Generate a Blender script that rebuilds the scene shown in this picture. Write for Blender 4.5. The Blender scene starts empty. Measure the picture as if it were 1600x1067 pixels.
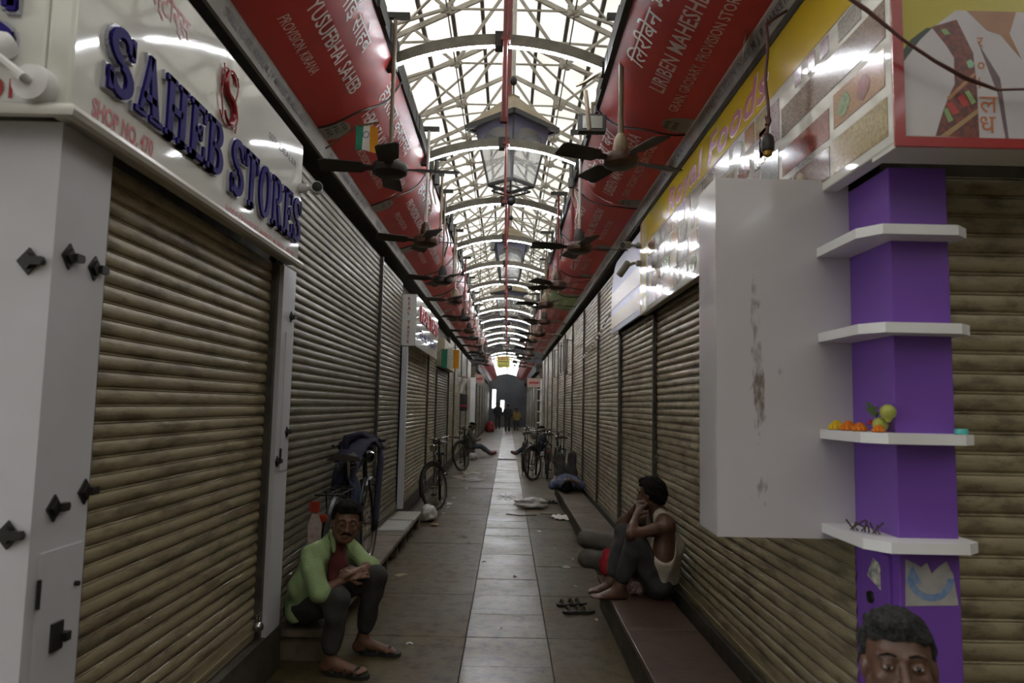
import bpy, bmesh, math, random
import numpy as np
from mathutils import Vector, Matrix, noise

random.seed(7)
SC = bpy.context.scene
COL = SC.collection
PI = math.pi

# ------------------------------------------------------------------ camera
cam_d = bpy.data.cameras.new('camera')
cam = bpy.data.objects.new('camera', cam_d)
COL.objects.link(cam)
SC.camera = cam
FPX = 1107.0
cam_d.sensor_width = 36.0
cam_d.sensor_fit = 'HORIZONTAL'
cam_d.lens = 36.0 * FPX / 1600.0
cam_d.clip_start = 0.05
cam_d.clip_end = 400
_f = Vector((-7.0, -100.5, -FPX)).normalized()          # aisle direction seen in camera axes
_u = Vector((0.0212, 1.0, 0.0)); _u = (_u - _f * _u.dot(_f)).normalized()
_r = _f.cross(_u)
cam.matrix_world = Matrix.Translation((0, 0, 1.55)) @ Matrix((_r, _f, _u)).to_4x4()
cam_d.dof.use_dof = True
cam_d.dof.focus_distance = 6.0
cam_d.dof.aperture_fstop = 3.2

# ------------------------------------------------------------------ sky, sun, exposure
W = bpy.data.worlds.new('sky'); SC.world = W; W.use_nodes = True
_n = W.node_tree.nodes; _n.clear()
_bg = _n.new('ShaderNodeBackground'); _o = _n.new('ShaderNodeOutputWorld')
_bg.inputs['Color'].default_value = (0.93, 0.97, 1.0, 1)
_bg.inputs['Strength'].default_value = 3.4
W.node_tree.links.new(_bg.outputs[0], _o.inputs[0])
sun_d = bpy.data.lights.new('sun', 'SUN'); sun = bpy.data.objects.new('sun', sun_d); COL.objects.link(sun)
sun_d.energy = 9.5; sun_d.angle = 0.02; sun_d.color = (1.0, 0.94, 0.84)
sun.rotation_euler = Vector((0.42, -0.15, -1.0)).to_track_quat('-Z', 'Y').to_euler()
SC.view_settings.view_transform = 'Standard'
SC.view_settings.look = 'None'
SC.view_settings.gamma = 1.0
SC.view_settings.use_curve_mapping = False
SC.view_settings.exposure = 0.38
try:
    SC.cycles.use_denoising = True
    SC.cycles.max_bounces = 8
    SC.cycles.diffuse_bounces = 4
    SC.cycles.sample_clamp_indirect = 6.0
except Exception:
    pass

# ------------------------------------------------------------------ materials
MATS = {}
def mat(name, col, rough=0.6, metal=0.0, spec=0.5, var=0.0, col2=None, scale=6.0, bump=0.0, bscale=40.0, stretch=None,
        emit=None, estr=0.0, trans=0.0, alpha=None, detail=5.0, ramp=(0.35, 0.7), coat=0.0, rvar=0.0):
    if name in MATS: return MATS[name]
    m = bpy.data.materials.new(name); m.use_nodes = True
    nt = m.node_tree; N = nt.nodes; L = nt.links
    b = N['Principled BSDF']
    b.inputs['Base Color'].default_value = (*col, 1)
    b.inputs['Roughness'].default_value = rough
    b.inputs['Metallic'].default_value = metal
    b.inputs['Specular IOR Level'].default_value = spec
    if coat: b.inputs['Coat Weight'].default_value = coat; b.inputs['Coat Roughness'].default_value = 0.06
    if emit:
        b.inputs['Emission Color'].default_value = (*emit, 1); b.inputs['Emission Strength'].default_value = estr
    if trans: b.inputs['Transmission Weight'].default_value = trans
    if alpha is not None: b.inputs['Alpha'].default_value = alpha
    if col2 or var or bump or rvar:
        tc = N.new('ShaderNodeTexCoord'); mp = N.new('ShaderNodeMapping')
        geo = N.new('ShaderNodeNewGeometry')
        L.new(geo.outputs['Position'], mp.inputs['Vector'])
        if stretch: mp.inputs['Scale'].default_value = stretch
        if col2 or var or rvar:
            nz = N.new('ShaderNodeTexNoise'); nz.inputs['Scale'].default_value = scale; nz.inputs['Detail'].default_value = detail
            L.new(mp.outputs[0], nz.inputs['Vector'])
            cr = N.new('ShaderNodeValToRGB')
            c2 = col2 if col2 else tuple(max(0, c * (1 - var)) for c in col)
            cr.color_ramp.elements[0].position = ramp[0]; cr.color_ramp.elements[1].position = ramp[1]
            cr.color_ramp.elements[0].color = (*col, 1); cr.color_ramp.elements[1].color = (*c2, 1)
            L.new(nz.outputs[0], cr.inputs[0]); 
            if col2 or var: L.new(cr.outputs[0], b.inputs['Base Color'])
            if rvar:
                mr = N.new('ShaderNodeMapRange'); mr.inputs[1].default_value = .3; mr.inputs[2].default_value = .7
                mr.inputs[3].default_value = max(0.02, rough - rvar); mr.inputs[4].default_value = rough + rvar
                L.new(nz.outputs[0], mr.inputs[0]); L.new(mr.outputs[0], b.inputs['Roughness'])
        if bump:
            n2 = N.new('ShaderNodeTexNoise'); n2.inputs['Scale'].default_value = bscale; n2.inputs['Detail'].default_value = 4
            L.new(mp.outputs[0], n2.inputs['Vector'])
            bp = N.new('ShaderNodeBump'); bp.inputs['Strength'].default_value = bump; bp.inputs['Distance'].default_value = 0.01
            L.new(n2.outputs[0], bp.inputs['Height']); L.new(bp.outputs[0], b.inputs['Normal'])
    MATS[name] = m
    return m

def two_scale(name, c1, c2, c3, s1, s2, rough, rvar=0.1, bump=0.15, bscale=25, metal=0.0, spec=0.5, stretch=None):
    """large soft blotches of c2 over c1, sharp small stains of c3"""
    if name in MATS: return MATS[name]
    m = mat(name, c1, rough, metal, spec, col2=c2, scale=s1, bump=bump, bscale=bscale, rvar=rvar, stretch=stretch)
    nt = m.node_tree; N = nt.nodes; L = nt.links; b = N['Principled BSDF']
    base = b.inputs['Base Color'].links[0].from_socket
    mp = [n for n in N if n.type == 'MAPPING'][0]
    nz = N.new('ShaderNodeTexNoise'); nz.inputs['Scale'].default_value = s2; nz.inputs['Detail'].default_value = 8; nz.inputs['Roughness'].default_value = .65
    L.new(mp.outputs[0], nz.inputs['Vector'])
    cr = N.new('ShaderNodeValToRGB'); cr.color_ramp.elements[0].position = .47; cr.color_ramp.elements[1].position = .64
    cr.color_ramp.elements[0].color = (0, 0, 0, 1); cr.color_ramp.elements[1].color = (.8, .8, .8, 1)
    L.new(nz.outputs[0], cr.inputs[0])
    mx = N.new('ShaderNodeMix'); mx.data_type = 'RGBA'
    L.new(cr.outputs[0], mx.inputs[0]); L.new(base, mx.inputs[6]); mx.inputs[7].default_value = (*c3, 1)
    L.new(mx.outputs[2], b.inputs['Base Color'])
    return m

def translucent_mat(name, col, w, rough=0.5, wave=None, spec=0.3, var=None):
    """thin sheet: diffuse front plus light coming through from behind (w)"""
    if name in MATS: return MATS[name]
    m = bpy.data.materials.new(name); m.use_nodes = True
    nt = m.node_tree; N = nt.nodes; L = nt.links
    b = N['Principled BSDF']; b.inputs['Base Color'].default_value = (*col, 1); b.inputs['Roughness'].default_value = rough
    b.inputs['Specular IOR Level'].default_value = spec
    t = N.new('ShaderNodeBsdfTranslucent'); t.inputs[0].default_value = (*col, 1)
    mx = N.new('ShaderNodeMixShader'); mx.inputs[0].default_value = w
    L.new(b.outputs[0], mx.inputs[1]); L.new(t.outputs[0], mx.inputs[2])
    L.new(mx.outputs[0], N['Material Output'].inputs[0])
    geo = N.new('ShaderNodeNewGeometry')
    if var:
        nz = N.new('ShaderNodeTexNoise'); nz.inputs['Scale'].default_value = var[1]; nz.inputs['Detail'].default_value = 6
        L.new(geo.outputs['Position'], nz.inputs['Vector'])
        cr = N.new('ShaderNodeValToRGB'); cr.color_ramp.elements[0].position = .4; cr.color_ramp.elements[1].position = .75
        cr.color_ramp.elements[0].color = (*col, 1); cr.color_ramp.elements[1].color = (*var[0], 1)
        L.new(nz.outputs[0], cr.inputs[0]); L.new(cr.outputs[0], b.inputs['Base Color']); L.new(cr.outputs[0], t.inputs[0])
    if wave:
        wv = N.new('ShaderNodeTexWave'); wv.bands_direction = wave[0]; wv.inputs['Scale'].default_value = wave[1]
        L.new(geo.outputs['Position'], wv.inputs['Vector'])
        bp = N.new('ShaderNodeBump'); bp.inputs['Strength'].default_value = wave[2]; bp.inputs['Distance'].default_value = .03
        L.new(wv.outputs['Fac'], bp.inputs['Height']); L.new(bp.outputs[0], b.inputs['Normal']); L.new(bp.outputs[0], t.inputs['Normal'])
    MATS[name] = m
    return m

steel = two_scale('shutter_steel', (.355, .305, .195), (.27, .225, .135), (.10, .075, .045), 1.6, 7.0, .42, .1, .12, 60, metal=.2, stretch=(1, .5, 2.2))
steel_dk = two_scale('shutter_steel_grey', (.215, .19, .125), (.165, .14, .09), (.08, .06, .04), 1.3, 9.0, .42, .1, .12, 60, metal=.2, stretch=(1, .5, 2.2))
rail_m = mat('guide_steel', (.10, .09, .075), .5, .5, col2=(.05, .045, .04), scale=9)
laminate = mat('white_laminate', (.53, .53, .565), .32, col2=(.47, .46, .48), scale=2.5, bump=.02, bscale=8)
sign_white = mat('sign_white', (.70, .70, .66), .06, spec=.5, col2=(.64, .63, .58), scale=1.7)
sign_edge = mat('sign_edge_metal', (.62, .60, .56), .3, .2)
letter_blue = mat('acrylic_blue', (.022, .013, .15), .55, spec=.06)
letter_side = mat('acrylic_clear_edge', (.42, .42, .50), .25)
print_red = mat('print_red', (.38, .022, .022), .4)
emblem_red = mat('emblem_red', (.30, .012, .02), .2, coat=.5)
print_black = mat('print_black', (.03, .03, .035), .5)
print_white = mat('print_white', (.74, .70, .66), .55)
print_wine = mat('print_wine', (.30, .01, .06), .3)
black_m = mat('black_plastic', (.015, .014, .013), .4)
red_vinyl = translucent_mat('red_vinyl', (.36, .030, .024), .12, .36, spec=.5, var=((.29, .022, .018), 2.5))
green_vinyl = translucent_mat('green_vinyl', (.22, .27, .12), .12, .45)
strip_grey = mat('strip_grey', (.36, .34, .30), .6, col2=(.26, .24, .2), scale=5)
plate_grey = mat('plate_grey', (.48, .46, .42), .5, col2=(.38, .36, .32), scale=5)
dark_trim = mat('dark_trim', (.028, .027, .024), .7, col2=(.05, .05, .045), scale=8)
stone = two_scale('floor_stone', (.080, .060, .029), (.104, .079, .039), (.030, .022, .011), 1.4, 9.0, .5, .08, .2, 30, spec=.15)
stone_mid = two_scale('floor_stone_polished', (.098, .076, .037), (.122, .096, .048), (.024, .018, .010), 2.0, 11.0, .38, .10, .2, 30, spec=.3)
joint_m = mat('floor_joint', (.045, .036, .022), .8)
bench_top = two_scale('bench_stone', (.065, .036, .026), (.085, .05, .036), (.032, .02, .015), 2.5, 9.0, .4, .1, .1, 30)
bench_tan = two_scale('bench_board', (.16, .125, .085), (.12, .09, .06), (.06, .045, .03), 2.5, 9.0, .5, .1, .15, 30)
plinth_m = two_scale('plinth_stone', (.055, .045, .035), (.08, .065, .048), (.025, .02, .016), 2.0, 8.0, .6, .1, .2, 30)
wall_m = two_scale('shop_wall', (.10, .09, .07), (.14, .12, .09), (.05, .04, .03), 1.0, 5.0, .8, .05, .2, 20)
hall_m = mat('hall_wall', (.30, .27, .22), .85, col2=(.2, .18, .15), scale=1.5)
arch_m = mat('arch_channel', (.17, .155, .125), .45, .4, col2=(.11, .10, .08), scale=12)
pole_red = mat('pole_red', (.22, .035, .03), .5, col2=(.15, .02, .02), scale=8)
fan_m = mat('fan_brown', (.045, .036, .028), .55, .1, col2=(.028, .022, .018), scale=10)
fan_motor = mat('fan_motor_brown', (.10, .05, .03), .4, .2, col2=(.05, .03, .02), scale=14)
fan_cream = mat('fan_cream', (.33, .27, .18), .5, col2=(.2, .16, .1), scale=14)
rod_white = mat('rod_white', (.62, .60, .56), .4, col2=(.45, .42, .38), scale=10)
rod_tan = mat('rod_tan', (.26, .21, .14), .6, col2=(.18, .14, .09), scale=10)
sheet_m = translucent_mat('roof_sheet', (.80, .79, .75), .20, .6, wave=('Y', 2.6, .35), var=((.68, .66, .60), .6))
purlin_m = mat('purlin', (.16, .15, .13), .7)
truss_m = mat('truss_paint', (.50, .48, .42), .6, col2=(.36, .33, .28), scale=5)
lantern_roof_m = mat('lantern_roof', (.30, .24, .15), .6, col2=(.22, .17, .10), scale=7)
lantern_frame_m = mat('lantern_frame', (.035, .034, .036), .5)
lantern_spandrel_m = mat('lantern_spandrel', (.15, .14, .20), .5)
glass_m = translucent_mat('frosted_glass', (.80, .83, .84), .75, .15, spec=.6)
_t = glass_m.node_tree; _tr = _t.nodes.new('ShaderNodeBsdfTransparent'); _mx = _t.nodes.new('ShaderNodeMixShader'); _mx.inputs[0].default_value = .72
_src = _t.nodes['Material Output'].inputs[0].links[0].from_socket
_t.links.new(_src, _mx.inputs[1]); _t.links.new(_tr.outputs[0], _mx.inputs[2]); _t.links.new(_mx.outputs[0], _t.nodes['Material Output'].inputs[0])
purple_lit = mat('purple_laminate', (.17, .066, .37), .3, col2=(.155, .06, .34), scale=2.0)
white_m = mat('white_paint', (.74, .74, .75), .4, col2=(.66, .65, .65), scale=4)
cloth_white = mat('cloth_white', (.60, .57, .52), .9, bump=.3, bscale=60)
rubber = mat('rubber', (.018, .017, .016), .6)
chrome = mat('chrome', (.5, .5, .5), .22, 1.0)
bike_paint = mat('bike_paint', (.018, .02, .018), .3, .2)
tan_leather = mat('saddle_leather', (.035, .025, .02), .5)
reflector_m = mat('reflector_red', (.28, .03, .012), .35)
wood = mat('wood', (.20, .13, .07), .6, col2=(.14, .09, .05), scale=12, stretch=(1, 1, 6))

# ------------------------------------------------------------------ mesh kit
class MB:
    def __init__(s): s.v = []; s.f = []
    def add(s, vs, fs):
        o = len(s.v); s.v += [tuple(v) for v in vs]; s.f += [tuple(i + o for i in f) for f in fs]; return s
    def box(s, a, b):
        (x0, y0, z0), (x1, y1, z1) = a, b
        x0, x1 = sorted((x0, x1)); y0, y1 = sorted((y0, y1)); z0, z1 = sorted((z0, z1))
        return s.add([(x0, y0, z0), (x1, y0, z0), (x1, y1, z0), (x0, y1, z0), (x0, y0, z1), (x1, y0, z1), (x1, y1, z1), (x0, y1, z1)],
                     [(0, 3, 2, 1), (4, 5, 6, 7), (0, 1, 5, 4), (1, 2, 6, 5), (2, 3, 7, 6), (3, 0, 4, 7)])
    def bevbox(s, a, b, r):
        """box with its 12 edges chamfered"""
        bm = bmesh.new()
        lo = [min(a[i], b[i]) for i in range(3)]; hi = [max(a[i], b[i]) for i in range(3)]
        vs = [bm.verts.new((x, y, z)) for z in (lo[2], hi[2]) for y in (lo[1], hi[1]) for x in (lo[0], hi[0])]
        for f in ((0, 2, 3, 1), (4, 5, 7, 6), (0, 1, 5, 4), (2, 6, 7, 3), (0, 4, 6, 2), (1, 3, 7, 5)): bm.faces.new([vs[i] for i in f])
        bmesh.ops.bevel(bm, geom=list(bm.edges), offset=r, segments=2, affect='EDGES', profile=.6)
        bm.verts.index_update()
        s.add([v.co for v in bm.verts], [[v.index for v in f.verts] for f in bm.faces]); bm.free(); return s
    def beam(s, p0, p1, w, h, up=(0, 0, 1)):
        p0, p1 = Vector(p0), Vector(p1); d = (p1 - p0).normalized(); up = Vector(up)
        sd = d.cross(up)
        if sd.length < 1e-4: sd = d.cross(Vector((1, 0, 0)))
        sd.normalize(); u = sd.cross(d)
        q = [(-1, -1), (1, -1), (1, 1), (-1, 1)]
        vs = [p + sd * (a * w / 2) + u * (c * h / 2) for p in (p0, p1) for a, c in q]
        return s.add(vs, [(0, 3, 2, 1), (4, 5, 6, 7), (0, 1, 5, 4), (1, 2, 6, 5), (2, 3, 7, 6), (3, 0, 4, 7)])
    def tube(s, path, r, n=8, caps=True, closed=False):
        P = [Vector(p) for p in path]; m = len(P)
        rs = r if isinstance(r, (list, tuple)) else [r] * m
        rings = []; prev = None
        for i, p in enumerate(P):
            if closed: t = P[(i + 1) % m] - P[i - 1]
            else: t = P[min(i + 1, m - 1)] - P[max(i - 1, 0)]
            t.normalize()
            if prev is None:
                a = Vector((0, 0, 1)) if abs(t.z) < .9 else Vector((1, 0, 0))
                x = t.cross(a).normalized()
            else:
                x = (prev - t * prev.dot(t)); x = x.normalized() if x.length > 1e-5 else t.orthogonal().normalized()
            prev = x; y = t.cross(x)
            rings.append([p + (x * math.cos(2 * PI * k / n) + y * math.sin(2 * PI * k / n)) * rs[i] for k in range(n)])
        o = len(s.v)
        for rg in rings: s.v += [tuple(v) for v in rg]
        mm = m if closed else m - 1
        for i in range(mm):
            j = (i + 1) % m
            for k in range(n):
                l = (k + 1) % n
                s.f.append((o + i * n + k, o + i * n + l, o + j * n + l, o + j * n + k))
        if caps and not closed:
            s.f.append(tuple(o + k for k in reversed(range(n)))); s.f.append(tuple(o + (m - 1) * n + k for k in range(n)))
        return s
    def lathe(s, prof, c=(0, 0, 0), n=16, M=None):
        """prof [(r, z)] around local z, then matrix M"""
        o = len(s.v); c = Vector(c)
        for r, z in prof:
            for k in range(n):
                v = Vector((r * math.cos(2 * PI * k / n), r * math.sin(2 * PI * k / n), z))
                if M is not None: v = M @ v
                s.v.append(tuple(v + c))
        for i in range(len(prof) - 1):
            for k in range(n):
                l = (k + 1) % n
                s.f.append((o + i * n + k, o + i * n + l, o + (i + 1) * n + l, o + (i + 1) * n + k))
        s.f.append(tuple(o + k for k in reversed(range(n)))); s.f.append(tuple(o + (len(prof) - 1) * n + k for k in range(n)))
        return s
    def sphere(s, c, r, n=12, sc=(1, 1, 1)):
        m = n // 2
        prof = [(max(1e-4, math.sin(PI * i / m)) * r, -math.cos(PI * i / m) * r) for i in range(m + 1)]
        o = len(s.v); s.lathe(prof, (0, 0, 0), n)
        for i in range(o, len(s.v)):
            v = s.v[i]; s.v[i] = (c[0] + v[0] * sc[0], c[1] + v[1] * sc[1], c[2] + v[2] * sc[2])
        return s
    def prism(s, poly, fn, d0, d1):
        """polygon [(u, v)] extruded from d0 to d1; fn(u, v, d) -> xyz"""
        n = len(poly); o = len(s.v)
        s.v += [tuple(fn(u, v, d)) for d in (d0, d1) for u, v in poly]
        s.f.append(tuple(o + i for i in reversed(range(n)))); s.f.append(tuple(o + n + i for i in range(n)))
        for i in range(n):
            j = (i + 1) % n; s.f.append((o + i, o + j, o + n + j, o + n + i))
        return s
    def grid(s, fn, nu, nv, thick=None):
        o = len(s.v)
        for i in range(nu + 1):
            for j in range(nv + 1): s.v.append(tuple(fn(i / nu, j / nv)))
        for i in range(nu):
            for j in range(nv):
                a = o + i * (nv + 1) + j
                s.f.append((a, a + nv + 1, a + nv + 2, a + 1))
        return s
    def mesh(s, name):
        me = bpy.data.meshes.new(name); me.from_pydata(s.v, [], s.f); me.update(); return me
    def build(s, name, m, parent=None, smooth=False, label=None, cat=None, group=None, kind=None, fix=True, angle=40):
        if getattr(s, 'nw', 1) > 1:
            first = None
            for w in range(s.nw):
                q = MB(); ix = {}
                for f in s.f:
                    if s.wid[f[0]] != w: continue
                    for i in f:
                        if i not in ix: ix[i] = len(q.v); q.v.append(s.v[i])
                    q.f.append(tuple(ix[i] for i in f))
                if q.v:
                    o = q.build(name, m, parent, smooth, ('word of the ' + label) if label else None, cat, group, kind, fix, angle); first = first or o
            return first
        vs = s.v
        if parent is not None:
            L = parent.get('_o')
            ox, oy, oz = L if L else (0, 0, 0)
            vs = [(x - ox, y - oy, z - oz) for x, y, z in vs]; loc = (0, 0, 0)
        else:
            xs = [v[0] for v in vs]; ys = [v[1] for v in vs]; zs = [v[2] for v in vs]
            loc = ((min(xs) + max(xs)) / 2, (min(ys) + max(ys)) / 2, min(zs))
            vs = [(x - loc[0], y - loc[1], z - loc[2]) for x, y, z in vs]
        me = bpy.data.meshes.new(name); me.from_pydata(vs, [], s.f); me.update()
        if fix:
            bm = bmesh.new(); bm.from_mesh(me); bmesh.ops.recalc_face_normals(bm, faces=bm.faces); bm.to_mesh(me); bm.free()
        if smooth:
            me.shade_smooth()
            if angle: me.set_sharp_from_angle(angle=math.radians(angle))
        me.materials.append(m)
        o = bpy.data.objects.new(name, me); COL.objects.link(o); o.location = loc
        if parent is not None:
            o.parent = parent
            if parent.get('_o'): o['_o'] = parent['_o']
        else:
            o['_o'] = loc
        if label: tag(o, label, cat, group, kind)
        elif kind: o['kind'] = kind
        return o

def tag(o, label=None, cat=None, group=None, kind=None):
    if label: o['label'] = label
    if cat: o['category'] = cat
    if group: o['group'] = group
    if kind: o['kind'] = kind
    return o
def thing(name, label, cat, loc=(0, 0, 0), group=None, kind=None):
    """empty at the base of a thing; parts built in world coordinates are stored relative to loc"""
    o = bpy.data.objects.new(name, None); COL.objects.link(o); o.location = loc; o['_o'] = tuple(loc)
    o.empty_display_size = .1
    return tag(o, label, cat, group, kind)
def copy_tree(o, parent=None):
    c = o.copy(); COL.objects.link(c); c.parent = parent
    for ch in o.children: copy_tree(ch, c)
    return c
def shared(name, me, parent, loc, rot=(0, 0, 0), scale=(1, 1, 1)):
    """another object on existing mesh data, placed at world loc under parent"""
    o = bpy.data.objects.new(name, me); COL.objects.link(o); o.parent = parent
    L = parent.get('_o'); L = L if L else (0, 0, 0)
    o.location = (loc[0] - L[0], loc[1] - L[1], loc[2] - L[2]); o.rotation_euler = rot; o.scale = scale
    return o
ORD = ['nearest', 'second', 'third', 'fourth', 'fifth', 'sixth', 'seventh', 'eighth', 'ninth', 'tenth', 'eleventh', 'twelfth', 'thirteenth',
       'fourteenth', 'fifteenth', 'sixteenth', 'seventeenth', 'eighteenth', 'nineteenth', 'twentieth', 'twenty-first', 'twenty-second',
       'twenty-third', 'twenty-fourth', 'twenty-fifth', 'twenty-sixth', 'twenty-seventh', 'twenty-eighth', 'twenty-ninth', 'thirtieth']

# ------------------------------------------------------------------ lettering
_tc = {}
def text_geo(s, bold=0.0, shear=0.0, extrude=0.0, spacing=1.0, res=3):
    """glyph outlines as (verts, faces, width, (ymin, ymax)) at size 1, baseline 0, starting at x = 0"""
    key = (s, bold, shear, extrude, spacing, res)
    if key in _tc: return _tc[key]
    c = bpy.data.curves.new('lettering', 'FONT'); c.body = s; c.resolution_u = res; c.offset = bold; c.shear = shear
    c.extrude = extrude; c.space_character = spacing; c.fill_mode = 'BOTH' if extrude else 'FRONT'
    o = bpy.data.objects.new('lettering', c); COL.objects.link(o)
    dg = bpy.context.evaluated_depsgraph_get(); dg.update()
    ev = o.evaluated_get(dg); me = ev.to_mesh()
    vs = [tuple(v.co) for v in me.vertices]; fs = [tuple(p.vertices) for p in me.polygons]
    ev.to_mesh_clear(); bpy.data.objects.remove(o); bpy.data.curves.remove(c)
    if not vs: vs = [(0, 0, 0)]
    x0 = min(v[0] for v in vs); x1 = max(v[0] for v in vs)
    vs = [(v[0] - x0, v[1], v[2]) for v in vs]
    r = (vs, fs, x1 - x0, (min(v[1] for v in vs), max(v[1] for v in vs)))
    _tc[key] = r
    return r
def add_text(mb, s, fn, u0, v0, size, width=None, align='L', d=0.0, bold=0.0, shear=0.0, extrude=0.0, spacing=1.0, hscale=1.0, res=3):
    """lettering from (u0, v0) along u; fn(u, v, d) -> xyz; width squeezes the line to that length"""
    vs, fs, w, _ = text_geo(s, bold, shear, extrude, spacing, res)
    k = size * hscale if width is None else width / max(w, 1e-6)
    off = {'L': 0, 'C': -w * k / 2, 'R': -w * k}[align]
    # glyphs grouped into words, so that each word can be a part of its own
    iv = sorted((min(vs[i][0] for i in f), max(vs[i][0] for i in f)) for f in fs)
    cuts = []; hi = None
    for a, b in iv:
        if hi is not None and a - hi > .16: cuts.append((a + hi) / 2)
        hi = b if hi is None else max(hi, b)
    if not hasattr(mb, 'wid'): mb.wid = [-1] * len(mb.v); mb.nw = 0
    mb.add([fn(u0 + off + x * k, v0 + y * size, d + z) for x, y, z in vs], fs)
    mb.wid += [mb.nw + sum(x > c for c in cuts) for x, y, z in vs]
    mb.nw += len(cuts) + 1
    return w * k

# ================================================================== THE SETTING
LX, RX = -1.36, 1.30            # planes of the closed shutters
Y_END = 27.0                    # far end of the first block
# floor: joint bed, slabs lying on it, plain stone beyond
fl = MB().box((-8, -14, -.12), (8, 53, -.012)).build('floor', joint_m, label='worn stone slab floor of the market aisle', kind='structure')
slab_me = {}
def slab(x0, x1, y0, y1, m):
    g = .0022; dz = random.uniform(-.0015, .0015)
    key = (round(x1 - x0, 3), round(y1 - y0, 3), m.name)
    if key not in slab_me:
        w, l = (x1 - x0) / 2 - g, (y1 - y0) / 2 - g
        mb = MB().box((-w, -l, -.012), (w, l, -.003)); mb.f.pop(1)
        e = .0025
        mb.add([(-w, -l, -.003), (w, -l, -.003), (w, l, -.003), (-w, l, -.003), (-w + e, -l + e, 0), (w - e, -l + e, 0), (w - e, l - e, 0), (-w + e, l - e, 0)],
               [(4, 5, 6, 7), (0, 1, 5, 4), (1, 2, 6, 5), (2, 3, 7, 6), (3, 0, 4, 7)])
        me = mb.mesh('slab'); me.materials.append(m); slab_me[key] = me
    shared('slab', slab_me[key], fl, ((x0 + x1) / 2, (y0 + y1) / 2, dz))
y = 2.778
while y < 20:
    slab(-.245, .30, y, y + .535, stone_mid)
    y += .535
y = 2.778
while y < 20:
    slab(-1.34, -.245, y, y + 1.07, stone); slab(.30, 1.32, y, y + 1.07, stone)
    y += 1.07
ye = y
MB().box((-1.34, ye, -.012), (-.245, 52.9, 0)).box((.30, ye, -.012), (1.32, 52.9, 0)).build('far_paving', stone, fl)
MB().box((-.242, ye, -.012), (.297, 52.9, 0)).build('far_paving', stone_mid, fl)
MB().box((-8, -14, -.012), (8, 2.774, -.001)).build('near_paving', stone, fl)
MB().box((-8, Y_END + .02, -.012), (-1.345, 30.4, -.001)).box((1.325, Y_END + .02, -.012), (8, 30.4, -.001)).build('cross_aisle_paving', stone, fl)

# shop blocks behind the shutters
def block(name, x0, x1, y0, y1, z1, lab):
    return MB().box((x0, y0, 0), (x1, y1, z1)).build(name, wall_m, label=lab, kind='structure')
block('wall_left', -4.6, -1.47, 2.12, Y_END, 3.16, 'dark shop block behind the left row of shutters')
block('wall_right', 1.40, 4.6, 2.62, Y_END, 3.24, 'dark shop block behind the right row of shutters')
block('wall_left_far', -4.6, -1.40, 30.5, 52.8, 3.2, 'left shop block beyond the cross aisle')
block('wall_right_far', 1.36, 4.6, 30.5, 52.8, 3.2, 'right shop block beyond the cross aisle')
MB().box((-1.465, 2.26, 0), (-1.30, 4.3, .255)).box((-1.465, 4.3, 0), (-1.40, Y_END, .2)).build('baseboard_left', plinth_m, label='dark stone plinth under the left shutters', kind='structure')
MB().box((1.27, 2.66, 0), (1.395, Y_END, .225)).build('baseboard_right', plinth_m, label='dark stone plinth under the right shutters', kind='structure')

# outer hall walls
MB().box((-6.4, -14, 0), (-6.2, -1.7, 6.42)).box((-6.4, 1.9, 0), (-6.2, 53, 6.42)).box((-6.4, -1.7, 4.2), (-6.2, 1.9, 6.42)).build('wall_hall_left', hall_m, label='tall left side wall of the market hall', kind='structure')
MB().box((6.2, -14, 0), (6.4, 53, 6.33)).build('wall_hall_right', hall_m, label='tall right side wall of the market hall', kind='structure')
MB().box((-6.4, -14.2, 0), (6.4, -14, 9.3)).build('wall_hall_back', hall_m, label='back wall of the market hall', kind='structure')
MB().box((-40, -30, -.12), (-6.4, 60, -.02)).build('floor_outside', mat('outside_paving', (.30, .28, .25), .9), label='sunlit paving outside the side entrance', kind='structure')
# end wall with two tall slits of daylight between dark gate leaves
we = MB()
for a, b, z0, z1 in ((-6.4, -1.15, 0, 9.4), (-1.15, -.88, 2.75, 9.4), (-1.15, -.88, 0, 1.35), (-.88, -.52, 0, 9.4), (-.52, -.25, 1.95, 9.4), (-.52, -.25, 0, .95), (-.25, 6.4, 0, 9.4)):
    we.box((a, 52.8, z0), (b, 53, z1))
we.build('wall_end', mat('end_wall', (.05, .055, .065), .8, col2=(.09, .09, .095), scale=.8), label='dark end wall with two bright slits of daylight', kind='structure')

# roof: two slopes of pale corrugated sheets between dark battens
RIDGE_X, RIDGE_Z, SLOPE, EAVE = -.1, 9.55, .5, 6.6
def roof_z(x): return RIDGE_Z - SLOPE * abs(x - RIDGE_X)
ceil = thing('ceiling', 'high pitched roof of pale translucent corrugated sheets', None, (RIDGE_X, 20, RIDGE_Z), kind='structure')
BW = .55
nb = int(EAVE / BW)
ysplit = [-14.2, -5.5, 2] + [2 + 5.4 * k for k in range(1, 7)] + [53.2]
for sgn in (-1, 1):
    for k in range(nb):
        xa, xb = RIDGE_X + sgn * k * BW, RIDGE_X + sgn * (k + 1) * BW
        for ya, yb in zip(ysplit[:-1], ysplit[1:]):
            if k > 3 and ya >= 2:
                if ya > 2.5: continue
                yb = 53.21
            za, zb = roof_z(xa), roof_z(xb)
            MB().add([(xa, ya, za), (xb, ya, zb), (xb, yb + .02, zb), (xa, yb + .02, za)], [(0, 1, 2, 3)]).build('roof_sheet', sheet_m, ceil)
for sgn in (-1, 1):
    for k in range(0 if sgn > 0 else 1, nb + 1):
        x = RIDGE_X + sgn * k * BW
        MB().box((x - .035, -14.2, roof_z(x) - .10), (x + .035, 53.2, roof_z(x) - .012)).build('batten', purlin_m, ceil)

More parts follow.
